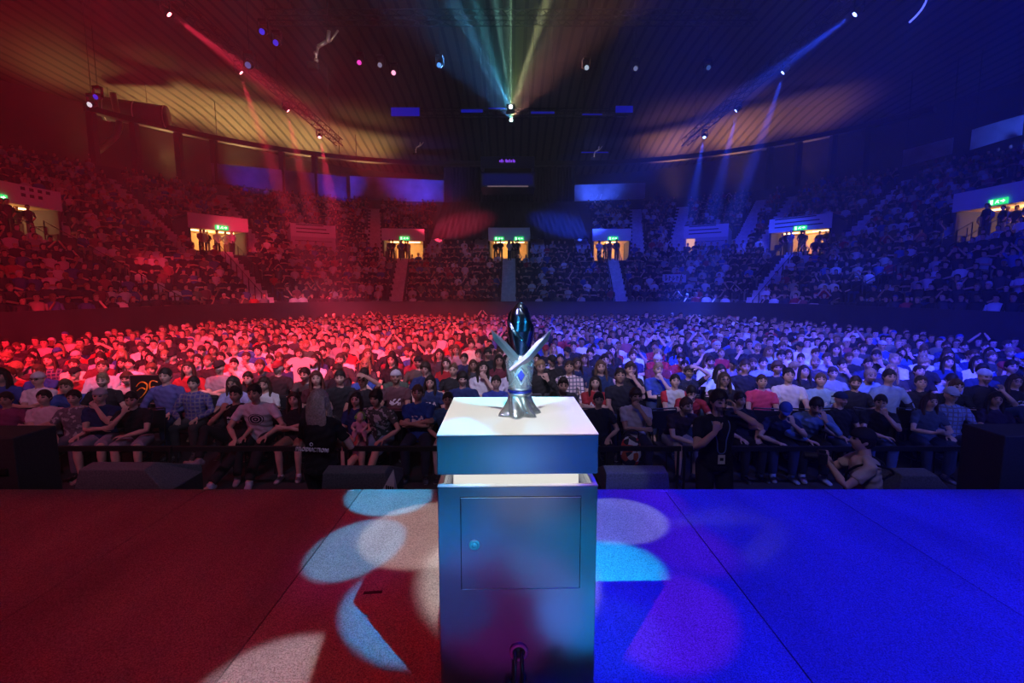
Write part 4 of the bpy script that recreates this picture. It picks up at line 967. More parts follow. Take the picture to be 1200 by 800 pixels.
# materials driven by the colour that each object carries
def ob_mat(name, rough=.75, kind='plain', factor=1.0):
    m = bpy.data.materials.new(name); m.use_nodes = True; nt = m.node_tree; b = nt.nodes['Principled BSDF']; b.inputs['Roughness'].default_value = rough; b.inputs['Specular IOR Level'].default_value = .3
    oi = nt.nodes.new('ShaderNodeObjectInfo'); tc = nt.nodes.new('ShaderNodeTexCoord')
    nz = nt.nodes.new('ShaderNodeTexNoise'); nz.inputs['Scale'].default_value = {'hair': 60}.get(kind, 9); nz.inputs['Detail'].default_value = 3; nt.links.new(tc.outputs['Object'], nz.inputs['Vector'])
    mr = nt.nodes.new('ShaderNodeMapRange'); mr.inputs['From Min'].default_value = .3; mr.inputs['From Max'].default_value = .7
    sp = .35 if kind == 'hair' else .12; mr.inputs['To Min'].default_value = factor*(1-sp); mr.inputs['To Max'].default_value = factor*(1+sp); nt.links.new(nz.outputs[0], mr.inputs[0])
    sc = nt.nodes.new('ShaderNodeVectorMath'); sc.operation = 'SCALE'; nt.links.new(oi.outputs['Color'], sc.inputs[0]); nt.links.new(mr.outputs[0], sc.inputs['Scale'])
    col = sc.outputs[0]
    if kind in ('print', 'camo', 'ring', 'plaid', 'jersey'):
        mx = nt.nodes.new('ShaderNodeMix'); mx.data_type = 'RGBA'; nt.links.new(col, mx.inputs[6])
        sx = nt.nodes.new('ShaderNodeSeparateXYZ'); nt.links.new(tc.outputs['Generated'] if kind != 'plaid' else tc.outputs['Object'], sx.inputs[0])
        def M2(op, a, bb=0.0, cl=False):
            n = nt.nodes.new('ShaderNodeMath'); n.operation = op; n.use_clamp = cl
            for j, v in enumerate((a, bb)):
                if isinstance(v, (int, float)): n.inputs[j].default_value = v
                else: nt.links.new(v, n.inputs[j])
            return n.outputs[0]
        x, y, z = sx.outputs
        if kind == 'camo':
            n2 = nt.nodes.new('ShaderNodeTexNoise'); n2.inputs['Scale'].default_value = 16; nt.links.new(tc.outputs['Object'], n2.inputs['Vector'])
            fac = M2('GREATER_THAN', n2.outputs[0], .56); mx.inputs[7].default_value = (.45, .5, .5, 1)
        elif kind == 'plaid':
            fac = M2('MAXIMUM', M2('GREATER_THAN', M2('FRACT', M2('MULTIPLY', x, 16)), .72), M2('GREATER_THAN', M2('FRACT', M2('MULTIPLY', z, 16)), .72)); mx.inputs[7].default_value = (.16, .16, .22, 1)
        elif kind == 'jersey':
            fac = M2('GREATER_THAN', M2('ABSOLUTE', M2('SUBTRACT', x, .5)), .30); mx.inputs[7].default_value = (.55, .03, .04, 1)
        else:
            dx = M2('SUBTRACT', x, .5); dz = M2('SUBTRACT', z, .62); inside = M2('LESS_THAN', M2('ABSOLUTE', dx), .17); inz = M2('LESS_THAN', M2('ABSOLUTE', dz), .085)
            frontf = M2('LESS_THAN', y, .55)
            if kind == 'ring':
                rr = M2('SQRT', M2('ADD', M2('POWER', M2('MULTIPLY', dx, 1.0), 2), M2('POWER', M2('MULTIPLY', dz, 1.15), 2)))
                ringf = M2('MULTIPLY', M2('LESS_THAN', rr, .155), M2('GREATER_THAN', M2('FRACT', M2('MULTIPLY', rr, 17)), .35)); fac = M2('MULTIPLY', ringf, frontf); mx.inputs[7].default_value = (.03, .03, .05, 1)
            else:
                wv = nt.nodes.new('ShaderNodeTexNoise'); wv.inputs['Scale'].default_value = 30; wv.inputs['Detail'].default_value = 0; nt.links.new(tc.outputs['Object'], wv.inputs['Vector'])
                fac = M2('MULTIPLY', M2('MULTIPLY', M2('MULTIPLY', inside, inz), frontf), M2('GREATER_THAN', wv.outputs[0], .5)); mx.inputs[7].default_value = (.7, .7, .72, 1)
        nt.links.new(fac, mx.inputs[0]); col = mx.outputs[2]
    nt.links.new(col, b.inputs['Base Color'])
    if kind == 'skin': b.inputs['Subsurface Weight'].default_value = 0
    if kind == 'hair' or kind in ('plain', 'print', 'ring', 'camo', 'plaid', 'jersey'):
        bp = nt.nodes.new('ShaderNodeBump'); bp.inputs['Strength'].default_value = .35; bp.inputs['Distance'].default_value = .02; nt.links.new(nz.outputs[0], bp.inputs['Height']); nt.links.new(bp.outputs[0], b.inputs['Normal'])
    return m
M_SKIN = ob_mat('skin', .55, 'skin'); M_SKIND = ob_mat('skin_brow', .7, 'skin', .22); M_LIPS = ob_mat('skin_lips', .5, 'skin', .62); M_BEARD = ob_mat('skin_beard', .8, 'hair', .42)
M_EYE = mat('eye', (.10, .085, .08), .8); M_PUP = mat('pupil', (.02, .015, .012), .7)
M_CLOTH = {k: ob_mat('cloth_'+k, .85, k) for k in ('plain', 'print', 'camo', 'ring', 'plaid', 'jersey')}
M_HAIR = ob_mat('hair', .55, 'hair')
M_SHOE = ob_mat('shoe', .6, 'plain'); M_SOLE = mat('shoe_sole', (.6, .6, .6), .7)
HS = 1.0
def head_geo(mb, H):
    """H: 4x4, head frame (x right, -y face, z up, origin at the head centre)"""
    def A(p): return H @ Vector(p)
    n, k = 28, 20; V = []
    for j in range(1, k):
        ph = PI*j/k
        for i in range(n):
            t = 2*PI*i/n; d = Vector((math.sin(ph)*math.cos(t), math.sin(ph)*math.sin(t), -math.cos(ph)))
            x, y, z = d.x*.076, d.y*.097, d.z*.118
            if z < 0:      # jaw: narrower, back of the skull drawn in
                q = -z/.118; x *= 1-.30*q*q; y = y*(1-.05*q) if y < 0 else y*(1-.45*q); y -= .006*q
            if y < 0:      # flat face plane with brow and sockets
                if y < -.074: y = -.074+(y+.074)*.75
                for sx in (-1, 1):
                    e = ((x-sx*.031)/.02)**2+((z-.012)/.015)**2; y += .010*math.exp(-e)
                y -= .004*math.exp(-((z-.038)/.012)**2)*(abs(x) < .05)
                y -= .006*math.exp(-((x/.022)**2+((z+.098)/.016)**2)); y -= .004*math.exp(-((x/.02)**2+((z+.055)/.012)**2))
                for sx in (-1, 1): y -= .004*math.exp(-(((x-sx*.045)/.018)**2+((z+.02)/.018)**2))
            V.append(A((x, y, z)))
    f = [(j*n+i, j*n+(i+1) % n, (j+1)*n+(i+1) % n, (j+1)*n+i) for j in range(k-2) for i in range(n)]
    f += [tuple(range(n-1, -1, -1)), tuple((k-2)*n+i for i in range(n))]
    mb.add(V, f)
    loft(mb, [A((0, -.086, .022)), A((0, -.096, -.004)), A((0, -.104, -.024))], [(.008, .010), (.010, .012), (.015, .011)], H.to_3x3() @ Vector((1, 0, 0)), 8)
    for sx in (-1, 1): ball(mb, A((sx*.079, .008, -.002)), (.010, .018, .030), H.to_3x3(), 10)
def hand_geo(mb, W, D, N, side, curl=.35, L=.18, spread=.12):
    """W wrist, D direction of the fingers, N normal of the palm (towards what it grips)"""
    W = Vector(W); D = Vector(D).normalized(); N = Vector(N); N = (N-D*N.dot(D)).normalized(); S = D.cross(N)*side   # S points to the thumb side
    k = L/.18
    loft(mb, [W, W+D*.03*k, W+D*.065*k, W+D*.09*k], [(.026, .019), (.034, .017), (.040, .015), (.038, .013)], S, 10)
    for j, (o, l) in enumerate(((.030, .070), (.010, .078), (-.010, .073), (-.029, .058))):
        p = W+D*.088*k+S*o*k; d = (D+S*(o*spread/.03)).normalized(); pts = [p]; a = 0
        for seg in (.45, .30, .25):
            a += curl*(.9 if seg == .45 else 1.25); dd = d*math.cos(a)+N*math.sin(a); pts.append(pts[-1]+dd*l*seg*k)
        loft(mb, pts, [.0095*k, .0088*k, .0080*k, .0068*k], S, 7)
    p = W+D*.03*k+S*.026*k; d1 = (D*.6+S*.75+N*.35).normalized(); d2 = (D*.85+S*.3+N*.5).normalized()
    loft(mb, [p, p+d1*.035*k, p+d1*.035*k+d2*.032*k, p+d1*.035*k+d2*.056*k], [.013*k, .0115*k, .010*k, .008*k], N, 7)
class Pose:
    def __init__(s, name, text, **k):
        s.name = name; s.text = text; s.k = dict(lean=0.0, side=0.0, head=(0, 0, 0), arms=None, legs='sit', hip=.52, female=False, shorts=False); s.k.update(k)
def build_pose(ps, vox=.0075, vc=.012):
    k = ps.k; hip = Vector((0, 0, k['hip'])); ln, sd = k['lean'], k['side']
    up = Vector((math.sin(sd)*math.cos(ln), -math.sin(ln), math.cos(ln)*math.cos(sd))).normalized(); xr = Vector((1, 0, 0)); xr = (xr-up*xr.dot(up)).normalized()
    up2 = (up+Vector((0, -.10*(ln > .25), 0))).normalized(); bk = up.cross(xr)*-1 if up.cross(xr).y < 0 else up.cross(xr)
    T = lambda h, x=0, y=0: hip+up*h+xr*x+bk*y
    fs = .90 if k['female'] else 1.0
    neck = T(.50, 0, .01); hd = neck+(up*.6+Vector((0, -.25*max(0, ln), .4))).normalized()*.150+Vector((0, -.012, 0))
    hx, hy, hz = k['head']; Hm = Matrix.Translation(hd) @ Euler((hx, hy, hz), 'ZXY' if False else 'XYZ').to_matrix().to_4x4()
    spine = [T(-.06), T(.02), T(.14), T(.28), T(.38), T(.455), T(.49)]
    tor = [(.150, .115), (.165, .125), (.142*fs, .108), (.165*fs, .115), (.182*fs, .112), (.135*fs, .080), (.058, .058)]
    sh = [T(.43, sg*.185*fs) for sg in (-1, 1)]
    # arms
    arms = []
    for j, sg in enumerate((-1, 1)):
        a = k['arms'][j]; hand = T(*a['t']) if a.get('rel', True) else Vector(a['t'])
        el, wr = ik(sh[j], hand, .285, .255, Vector(a.get('pole', (sg*.6, .5, -1)))); arms.append((sh[j], el, wr, a, sg))
    k_sh = None
    legs = []
    for j, sg in enumerate((-1, 1)):
        h = hip+Vector((sg*.092, .01, -.01)); q = k['legs'][j] if not isinstance(k['legs'], str) else ({'sit': dict(a=(sg*.13, -.40, .085))}[k['legs']])
        kn, an = ik(h, Vector(q['a']), .43, .42, Vector(q.get('pole', (sg*.15, -1, .9)))); legs.append((h, kn, an, q, sg))
    # ---- body
    b = MB(); loft(b, spine, tor, xr, 18); loft(b, [T(.46, 0, .005), neck, hd+(neck-hd)*.25], [(.060, .058), (.052, .056), (.050, .056)], xr, 12)
    head_geo(b, Hm)
    for (s, e, w, a, sg) in arms:
        ball(b, s, .050*fs); loft(b, [T(.475, sg*.04, .005), T(.452, sg*.11*fs), T(.435, sg*.16*fs)], [.040, .040, .040], (0, 1, 0), 10); loft(b, [s, s.lerp(e, .45), e, e.lerp(w, .3), w], [.052*fs, .048*fs, .038*fs, .039*fs, (.027, .023)], (0, 0, 1) if abs((w-e).normalized().z) < .8 else (1, 0, 0), 12)
        D = Vector(a['d']) if 'd' in a else (w-e); hand_geo(b, w, D, Vector(a.get('n', (0, 0, -1))), sg*a.get('flip', 1), a.get('curl', .35))
    foot = []
    for (h, kn, an, q, sg) in legs:
        fd = Vector(q.get('f', (sg*.15, -1, 0))).normalized(); toe = an+fd*.17+Vector((0, 0, -.055 if an.z < .2 else -.03)); foot.append((an, toe, fd))
        loft(b, [h, h.lerp(kn, .5), kn, kn.lerp(an, .35), an.lerp(kn, .1), an], [(.085, .085), (.075, .075), (.055, .057), (.055, .057), (.036, .038), .034], (1, 0, 0), 12)
        loft(b, [an+Vector((0, .03, -.035)), an+fd*.07+Vector((0, 0, -.045)), toe], [(.034, .034), (.040, .028), (.034, .02)], (1, 0, 0), 10)
    me = remesh(b, vox)
    for m_ in (M_SKIN, M_EYE, M_SKIND, M_LIPS, M_BEARD, M_PUP): me.materials.append(m_)
    co = np.zeros(len(me.polygons)*3, dtype=np.float32); me.polygons.foreach_get('center', co); co = co.reshape(-1, 3)
    Hi = np.array(Hm.inverted()); L = co @ Hi[:3, :3].T+Hi[:3, 3]; X, Y, Z = np.abs(L[:, 0]), L[:, 1], L[:, 2]; fr = Y < -.045
    mi = np.zeros(len(L), dtype=np.int32)
    mi[fr & (Z < -.028) & (Z > -.135) & (X < .075) & (Y < -.03)] = 4
    mi[fr & ((X-.031)**2/.018**2+(Z-.012)**2/.0095**2 < 1)] = 1; mi[fr & ((X-.031)**2/.0085**2+(Z-.012)**2/.009**2 < 1)] = 5
    mi[fr & (X > .010) & (X < .052) & (np.abs(Z-.036+.12*(X-.03)**1) < .0065)] = 2
    mi[fr & (X < .026) & (np.abs(Z+.056) < .008)] = 3
    mi_clean = mi.copy(); mi_clean[mi_clean == 4] = 0
    mb_ = me.copy(); me.polygons.foreach_set('material_index', mi_clean); mb_.polygons.foreach_set('material_index', mi)
    out = dict(body=me, body_beard=mb_, head=Hm, pose=ps)
    # ---- tops
    for kind in ('tee', 'long', 'tank'):
        if kind not in ps.k.get('tops', ('tee', 'long')): continue
        c = MB(); g = .012
        loft(c, [T(-.055)]+spine[1:-1], [(.172, .136)]+[(rx+g, ry+g) for rx, ry in tor[1:-1]], xr, 20, .1)
        loft(c, [T(.40), T(.45), T(.478, 0, .004)], [(.168*fs, .124), (.132*fs, .104), (.082, .080)], xr, 16, .3)
        for (s, e, w, a, sg) in arms:
            if kind == 'tank': loft(c, [T(.40, sg*.09), T(.47, sg*.10)], [(.05, .08), (.03, .05)], xr, 10); continue
            ball(c, s, .059*fs); loft(c, [T(.470, sg*.05, .005), T(.452, sg*.12*fs), T(.438, sg*.17*fs)], [.050, .050, .050], (0, 1, 0), 10)
            end = e if kind == 'long' else s.lerp(e, .62)
            loft(c, [s.lerp(e, -.05), s.lerp(e, .4), end], [.058*fs, .058*fs, .057*fs if kind == 'tee' else .048], (0, 0, 1), 12, .15)
            if kind == 'long': ball(c, e, .052); loft(c, [e, e.lerp(w, .5), e.lerp(w, .93)], [.050, .046, .036], (0, 0, 1) if abs((w-e).normalized().z) < .8 else (1, 0, 0), 12, .15)
        m2 = remesh(c, vc); m2.materials.append(M_CLOTH['plain'])
        # folds
        n_ = len(m2.vertices); vv = np.zeros(n_*3, dtype=np.float32); m2.vertices.foreach_get('co', vv); vn = np.zeros(n_*3, dtype=np.float32); m2.vertices.foreach_get('normal', vn); vv = vv.reshape(-1, 3); vn = vn.reshape(-1, 3)
        amp = .005*np.sin(vv[:, 2]*38+vv[:, 0]*30)*np.sin(vv[:, 0]*46+vv[:, 2]*12+1)+.003*np.sin(vv[:, 2]*80+vv[:, 0]*25)
        vv += vn*amp[:, None]; m2.vertices.foreach_set('co', vv.ravel()); m2.update(); out[kind] = m2
    # ---- trousers and shorts
    for kind in ('trousers', 'shorts'):
        c = MB(); g = .014; loft(c, [T(-.055), T(-.01), T(.05)], [(.165, .130), (.176, .138), (.165, .128)], xr, 16, .2)
        for (h, kn, an, q, sg) in legs:
            if kind == 'trousers':
                loft(c, [h, h.lerp(kn, .5), kn, kn.lerp(an, .5), an.lerp(kn, .06)], [(.100, .100), (.090, .090), (.073, .075), (.066, .066), (.056, .060)], (1, 0, 0), 14, .2); ball(c, kn, .074)
            else: loft(c, [h, h.lerp(kn, .5), kn+(kn-h)*.0], [(.100, .100), (.094, .094), (.086, .088)], (1, 0, 0), 14, .1)
        m2 = remesh(c, vc); m2.materials.append(M_CLOTH['plain']); out[kind] = m2
    # ---- shoes
    for j, (an, toe, fd) in enumerate(foot):
        c = MB(); z0 = Vector((0, 0, 1)); flat = Vector((fd.x, fd.y, 0 if an.z < .25 else fd.z)).normalized()
        base = an+Vector((0, 0, -.045)); loft(c, [base-flat*.055, base, base+flat*.08-Vector((0, 0, .008)), base+flat*.175-Vector((0, 0, .012))], [(.036, .036), (.041, .042), (.046, .034), (.036, .024)], (1, 0, 0), 12)
        loft(c, [an+Vector((0, 0, -.05)), an+Vector((0, 0, .012))], [(.045, .052), (.044, .050)], (1, 0, 0), 12, .1)
        m2 = remesh(c, .010, 2); m2.materials.append(M_SHOE); m2.materials.append(M_SOLE)
        co = np.zeros(len(m2.polygons)*3, dtype=np.float32); m2.polygons.foreach_get('center', co); zz = co.reshape(-1, 3)[:, 2]
        m2.polygons.foreach_set('material_index', (zz < zz.min()+.022).astype(np.int32)); out['shoe%d' % j] = m2
    return out
def A_(t, **k): return dict(t=t, **k)
# targets: (height above hip, x, y) in the trunk's own axes unless rel=False (world, origin on the floor under the hip)
lapL = A_((-.16, -.38, .60), rel=False, d=(.3, -1, -.25), n=(0, 0, -1), pole=(-1, .3, -.6)); lapR = A_((.16, -.38, .60), rel=False, d=(-.3, -1, -.25), n=(0, 0, -1), pole=(1, .3, -.6))
POSES = {
 'lap': Pose('lap', 'hands resting on the lap', arms=[dict(lapL, t=(-.13, -.26, .62)), dict(lapR, t=(.13, -.26, .62))], head=(.0, 0, .05)),
 'lookup': Pose('lookup', 'head tipped back, hands on the thighs', arms=[lapL, lapR], head=(-.22, 0, -.1), lean=-.05),
 'cross': Pose('cross', 'arms crossed', arms=[A_((.10, -.20, .80), rel=False, d=(1, -.12, .1), n=(0, 1, 0), pole=(-1, -.1, -1)), A_((-.10, -.235, .78), rel=False, d=(-1, -.05, .15), n=(0, 1, 0), pole=(1, -.1, -1))], head=(-.08, 0, 0)),
 'clasp': Pose('clasp', 'leaning forward with clasped hands', lean=.55, arms=[A_((-.035, -.56, .62), rel=False, d=(.7, -.7, -.2), n=(.5, .3, -.5), pole=(-1, .2, -.5), curl=.6), A_((.045, -.575, .615), rel=False, d=(-.7, -.7, -.2), n=(-.5, .3, -.5), pole=(1, .2, -.5), curl=.6)], head=(.05, 0, .1)),
 'chin': Pose('chin', 'chin propped on one hand', lean=.22, arms=[A_((.02, -.36, .66), rel=False, d=(1, -.1, 0), n=(0, 0, -1), pole=(-1, 0, -.6)), A_((.05, -.295, .985), rel=False, d=(-.35, .15, 1), n=(0, 1, .2), pole=(.7, -.5, -1), curl=.7)], head=(.10, .06, -.12)),
 'face': Pose('face', 'bent forward with the face in one hand', lean=.62, arms=[A_((-.12, -.5, .60), rel=False, d=(.8, -.5, -.1), n=(0, 0, -1), pole=(-1, .2, -.3)), A_((.05, -.55, .90), rel=False, d=(-.3, .05, 1), n=(-.3, 1, 0), pole=(.8, -.5, -1), curl=.45)], head=(.42, .05, -.25)),
 'legcross': Pose('legcross', 'one ankle over the other knee and a hand at the mouth', lean=-.02, arms=[A_((-.11, -.235, .98), rel=False, d=(.35, .05, 1), n=(.3, 1, 0), pole=(-.9, -.3, -1), curl=.6), A_((.20, -.36, .62), rel=False, d=(-.2, -1, -.1), n=(0, 0, -1), pole=(1, .3, -.4))],
        legs=[dict(a=(-.36, -.46, .36), pole=(-.9, -1, .9), f=(-.8, -.5, .2)), dict(a=(.14, -.52, .085))], head=(0, 0, -.1)),
 'stretch': Pose('stretch', 'legs stretched out and elbows on the thighs', lean=.30, arms=[A_((-.19, -.40, .58), rel=False, d=(-.1, -1, -.5), n=(0, 0, -1), pole=(-1, .5, -.2)), A_((.17, -.36, .60), rel=False, d=(-.6, -1, -.2), n=(0, 0, -1), pole=(1, .5, -.2))],
        legs=[dict(a=(-.42, -.70, .085), pole=(-.2, -1, .9), f=(-.5, -1, .1)), dict(a=(.02, -.62, .085), pole=(.2, -1, .9))], head=(.02, 0, -.05)),
 'phone': Pose('phone', 'holding a phone in the lap', lean=.14, female=True, arms=[A_((-.05, -.36, .72), rel=False, d=(.6, -.7, .3), n=(.3, .3, .8), pole=(-1, .2, -.8), curl=.6), A_((.06, -.36, .72), rel=False, d=(-.6, -.7, .3), n=(-.3, .3, .8), pole=(1, .2, -.8), curl=.6)], head=(.12, 0, .12)),
 'ladylap': Pose('ladylap', 'hands folded in the lap', lean=.02, female=True, arms=[A_((-.03, -.30, .64), rel=False, d=(.8, -.5, -.1), n=(0, .2, -1), pole=(-1, .2, -.8), curl=.5), A_((.05, -.315, .655), rel=False, d=(-.8, -.5, -.1), n=(0, .2, -1), pole=(1, .2, -.8), curl=.5)], head=(-.04, .06, -.1)),
 'raised': Pose('raised', 'one arm raised to shade the eyes', arms=[lapL, A_((.10, -.16, 1.28), rel=False, d=(-.9, -.1, .25), n=(0, .6, -.6), pole=(1, -.2, -.3))], head=(-.12, 0, .05)),
 'mouth': Pose('mouth', 'one hand at the mouth, the other arm across the waist', lean=.04, arms=[A_((.08, -.24, .72), rel=False, d=(1, -.1, .05), n=(0, 1, 0), pole=(-1, 0, -1)), A_((.035, -.205, 1.02), rel=False, d=(-.5, .0, .8), n=(-.1, 1, 0), pole=(.6, -.4, -1), curl=.6)], head=(-.02, .05, .12)),
}
PB = {k: build_pose(p) for k, p in POSES.items()}
# mid detail for the rows further back shares the same meshes
# ---- hair and headwear in head coordinates
def hair_mesh(kind):
    mb = MB()
    if kind in ('short', 'fluffy', 'long', 'bun', 'quiff'):
        n, k = 24, 16; V = []; th = {'short': .015, 'fluffy': .024, 'long': .016, 'bun': .010, 'quiff': .012}[kind]
        for j in range(1, k):
            ph = PI*j/k
            for i in range(n):
                t = 2*PI*i/n; d = Vector((math.sin(ph)*math.cos(t), math.sin(ph)*math.sin(t), -math.cos(ph))); x, y, z = d.x*(.076+th), d.y*(.097+th)+.004, d.z*(.112+th)+.010
                line = .044 if kind != 'long' else .050
                if y < -.038 and z < line+.016*math.cos(x*30): y *= .74; x *= .84; z = z*.9
                elif y < .03 and z < -.012: x *= .84
                if z < -.04: x *= .85; y = y*.80 if y > 0 else y; z = max(z, -.075)
                if kind == 'fluffy': s_ = 1+.05*math.sin(t*7+j*1.3)*math.sin(j*2.1+t*3); x *= s_; y *= s_; z *= s_
                if kind == 'quiff' and y < 0 and z > .06: z += .018; y -= .008
                V.append((x, y, z))
        f = [(j*n+i, j*n+(i+1) % n, (j+1)*n+(i+1) % n, (j+1)*n+i) for j in range(k-2) for i in range(n)]; f += [tuple(range(n-1, -1, -1)), tuple((k-2)*n+i for i in range(n))]
        mb.add(V, f)
        if kind == 'long':
            loft(mb, [(0, .05, .06), (0, .075, -.05), (0, .075, -.16), (0, .065, -.27)], [(.085, .045), (.10, .040), (.105, .035), (.085, .022)], (1, 0, 0), 16)
            for sx in (-1, 1): loft(mb, [(sx*.07, -.01, .06), (sx*.09, 0, -.03), (sx*.095, -.02, -.14), (sx*.085, -.05, -.25)], [(.022, .04), (.022, .045), (.026, .040), (.018, .026)], (1, 0, 0), 10)
        if kind == 'bun': ball(mb, (0, .10, .09), .042)
        me = remesh(mb, .009, 2); me.materials.append(M_HAIR); return me
    if kind in ('cap', 'cap_back'):
        s = -1 if kind == 'cap' else 1
        n, k = 24, 10; V = []
        for j in range(k):
            ph = PI/2*j/(k-1)*.98
            for i in range(n): t = 2*PI*i/n; V.append((.090*math.cos(ph)*math.cos(t), .110*math.cos(ph)*math.sin(t)+.006, .035+.100*math.sin(ph)))
        for i in range(n): t = 2*PI*i/n; V.append((.082*math.cos(t), .100*math.sin(t)+.006, .033))
        f = [(j*n+i, j*n+(i+1) % n, (j+1)*n+(i+1) % n, (j+1)*n+i) for j in range(k-1) for i in range(n)]+[tuple((k-1)*n+i for i in range(n)), tuple(range((k+1)*n-1, k*n-1, -1))]+[(i, k*n+i, k*n+(i+1) % n, (i+1) % n) for i in range(n)]
        mb.add(V, f)
        me_ = []
        for r_, zz in ((0, .040), (.035, .036), (.068, .026)):
            for q in range(9): a = -1.05+2.1*q/8; me_.append((math.sin(a)*(.080-.2*r_), s*(math.cos(a)*(.098+r_))+.006, zz))
        b0 = len(me_); me_ += [(x, y, z-.006) for x, y, z in me_]
        f = []
        for r_ in range(2):
            for q in range(8):
                a = r_*9+q; f += [(a, a+1, a+10, a+9), (b0+a, b0+a+9, b0+a+10, b0+a+1)]
        f += [(18+q, 19+q, b0+19+q, b0+18+q) for q in range(8)]+[(0, 9, b0+9, b0), (9, 18, b0+18, b0+9), (8, b0+8, b0+17, 17), (17, b0+17, b0+26, 26)]
        mb.add(me_, f); ball(mb, (0, .006, .136), (.010, .010, .006))
        me = bpy.data.meshes.new('cap'); me.from_pydata(mb.v, [], mb.f); me.validate(); me.update(); me.polygons.foreach_set('use_smooth', [True]*len(me.polygons)); me.materials.append(M_CLOTH['plain']); return me
    if kind == 'glasses':
        for sx in (-1, 1):
            mb.torus((sx*.032, -.098, .012), .021, .003, Matrix.Rotation(PI/2, 3, 'X'), 20, 6); mb.bar((sx*.052, -.096, .016), (sx*.083, .01, .012), .0028, 6)
        mb.bar((-.011, -.1, .016), (.011, -.1, .016), .0025, 6)
        me = bpy.data.meshes.new('glasses'); me.from_pydata(mb.v, [], mb.f); me.update(); me.materials.append(mat('glasses_frame', (.015, .015, .015), .3)); return me
HAIR = {k: hair_mesh(k) for k in ('short', 'fluffy', 'long', 'bun', 'quiff', 'cap', 'cap_back', 'glasses')}
LT = {}
def put(name, me, parent, col=None, M=None, mk=None):
    if mk and mk != 'plain':
        key = (me.name, mk)
        if key not in LT: c = me.copy(); c.materials.clear(); c.materials.append(M_CLOTH[mk]); LT[key] = c
        me = LT[key]
    o = bpy.data.objects.new(name, me); COL.objects.link(o); o.parent = parent
    if M is not None: o.matrix_local = M
    if col: o.color = (*col, 1)
    return o
def person(pose, loc, rz, label, skin, top, topc, hair, hairc, low='trousers', lowc=(.02, .02, .025), shoes=None, beard=False, mk='plain', mirror=False, scale=1.0, group=None, headw=None, headc=None, glasses=False, sink=0):
    P = PB[pose]; o = bpy.data.objects.new('person', P['body_beard' if beard else 'body']); COL.objects.link(o)
    o.location = loc; o.rotation_euler = (0, 0, rz); o.scale = (-scale if mirror else scale, scale, scale); o.color = (*skin, 1); setp(o, label=label, cat='person', group=group)
    if top in P: put({'tee': 't_shirt', 'long': 'long_sleeved_shirt', 'tank': 'vest_top'}[top], P[top], o, topc, None, mk)
    put(low, P[low], o, lowc)
    if hair: put('hair', HAIR[hair], o, hairc, P['head'])
    if headw: put('cap', HAIR[headw], o, headc, P['head'])
    if glasses: put('glasses', HAIR['glasses'], o, None, P['head'])
    if shoes: put('shoe', P['shoe0'], o, shoes); put('shoe', P['shoe1'], o, shoes)
    return o
# ---- chairs
def chair_parts():
    s = MB().box(-.21, .21, -.22, .20, .33, .36); k = MB().box(-.20, .20, .235, .26, .54, .82); f = MB()
    for x in (-.2, .2): f.bar((x, .19, .36), (x, .265, .84), .012, 6)
    f.bar((-.2, .265, .84), (.2, .265, .84), .012, 6)
    return s, k, f
def make_chair(detail):
    s, k, f = chair_parts(); bl = mat('chair_plastic', (.015, .015, .018), .5)
    if detail:
        t = empty('folding_chair', cat='chair'); s.build('seat', bl, t, bevel=.01); k.build('backrest', bl, t, bevel=.01); f.build('back_frame', M_DARKM, t)
        for x in (-.19, .19):
            for y, y2 in ((-.2, -.23), (.18, .22)): MB().bar((x, y, .37), (x, y2, 0), .011, 6).build('leg', M_DARKM, t)
        return t
    q = MB()
    for x in (-.19, .19):
        for y, y2 in ((-.2, -.23), (.18, .22)): q.bar((x, y, .37), (x, y2, 0), .011, 4, cap=False)
    q.v += [];
    for m_ in (s, k): q.add(m_.v, m_.f)
    return q.build('folding_chair', bl, cat='chair')
CH1 = make_chair(True); CH2 = make_chair(False); ch_used = [0, 0]
ORD = ['first', 'second', 'third', 'fourth', 'fifth', 'sixth', 'seventh', 'eighth', 'ninth', 'tenth']
def chair(x, y, rz, row, label=None):
    det = row < 2; src = CH1 if det else CH2; i = 0 if det else 1
    if ch_used[i]:
        c = src.copy(); COL.objects.link(c)
        for ch in src.children: d = ch.copy(); COL.objects.link(d); d.parent = c
    else: c = src
    ch_used[i] = 1; c.location = (x, y, 0); c.rotation_euler = (0, 0, rz); c['label'] = label or 'black folding chair under the seated spectators of the %s row' % ORD[row]; c['group'] = 'folding chairs of the %s floor row' % ORD[row]
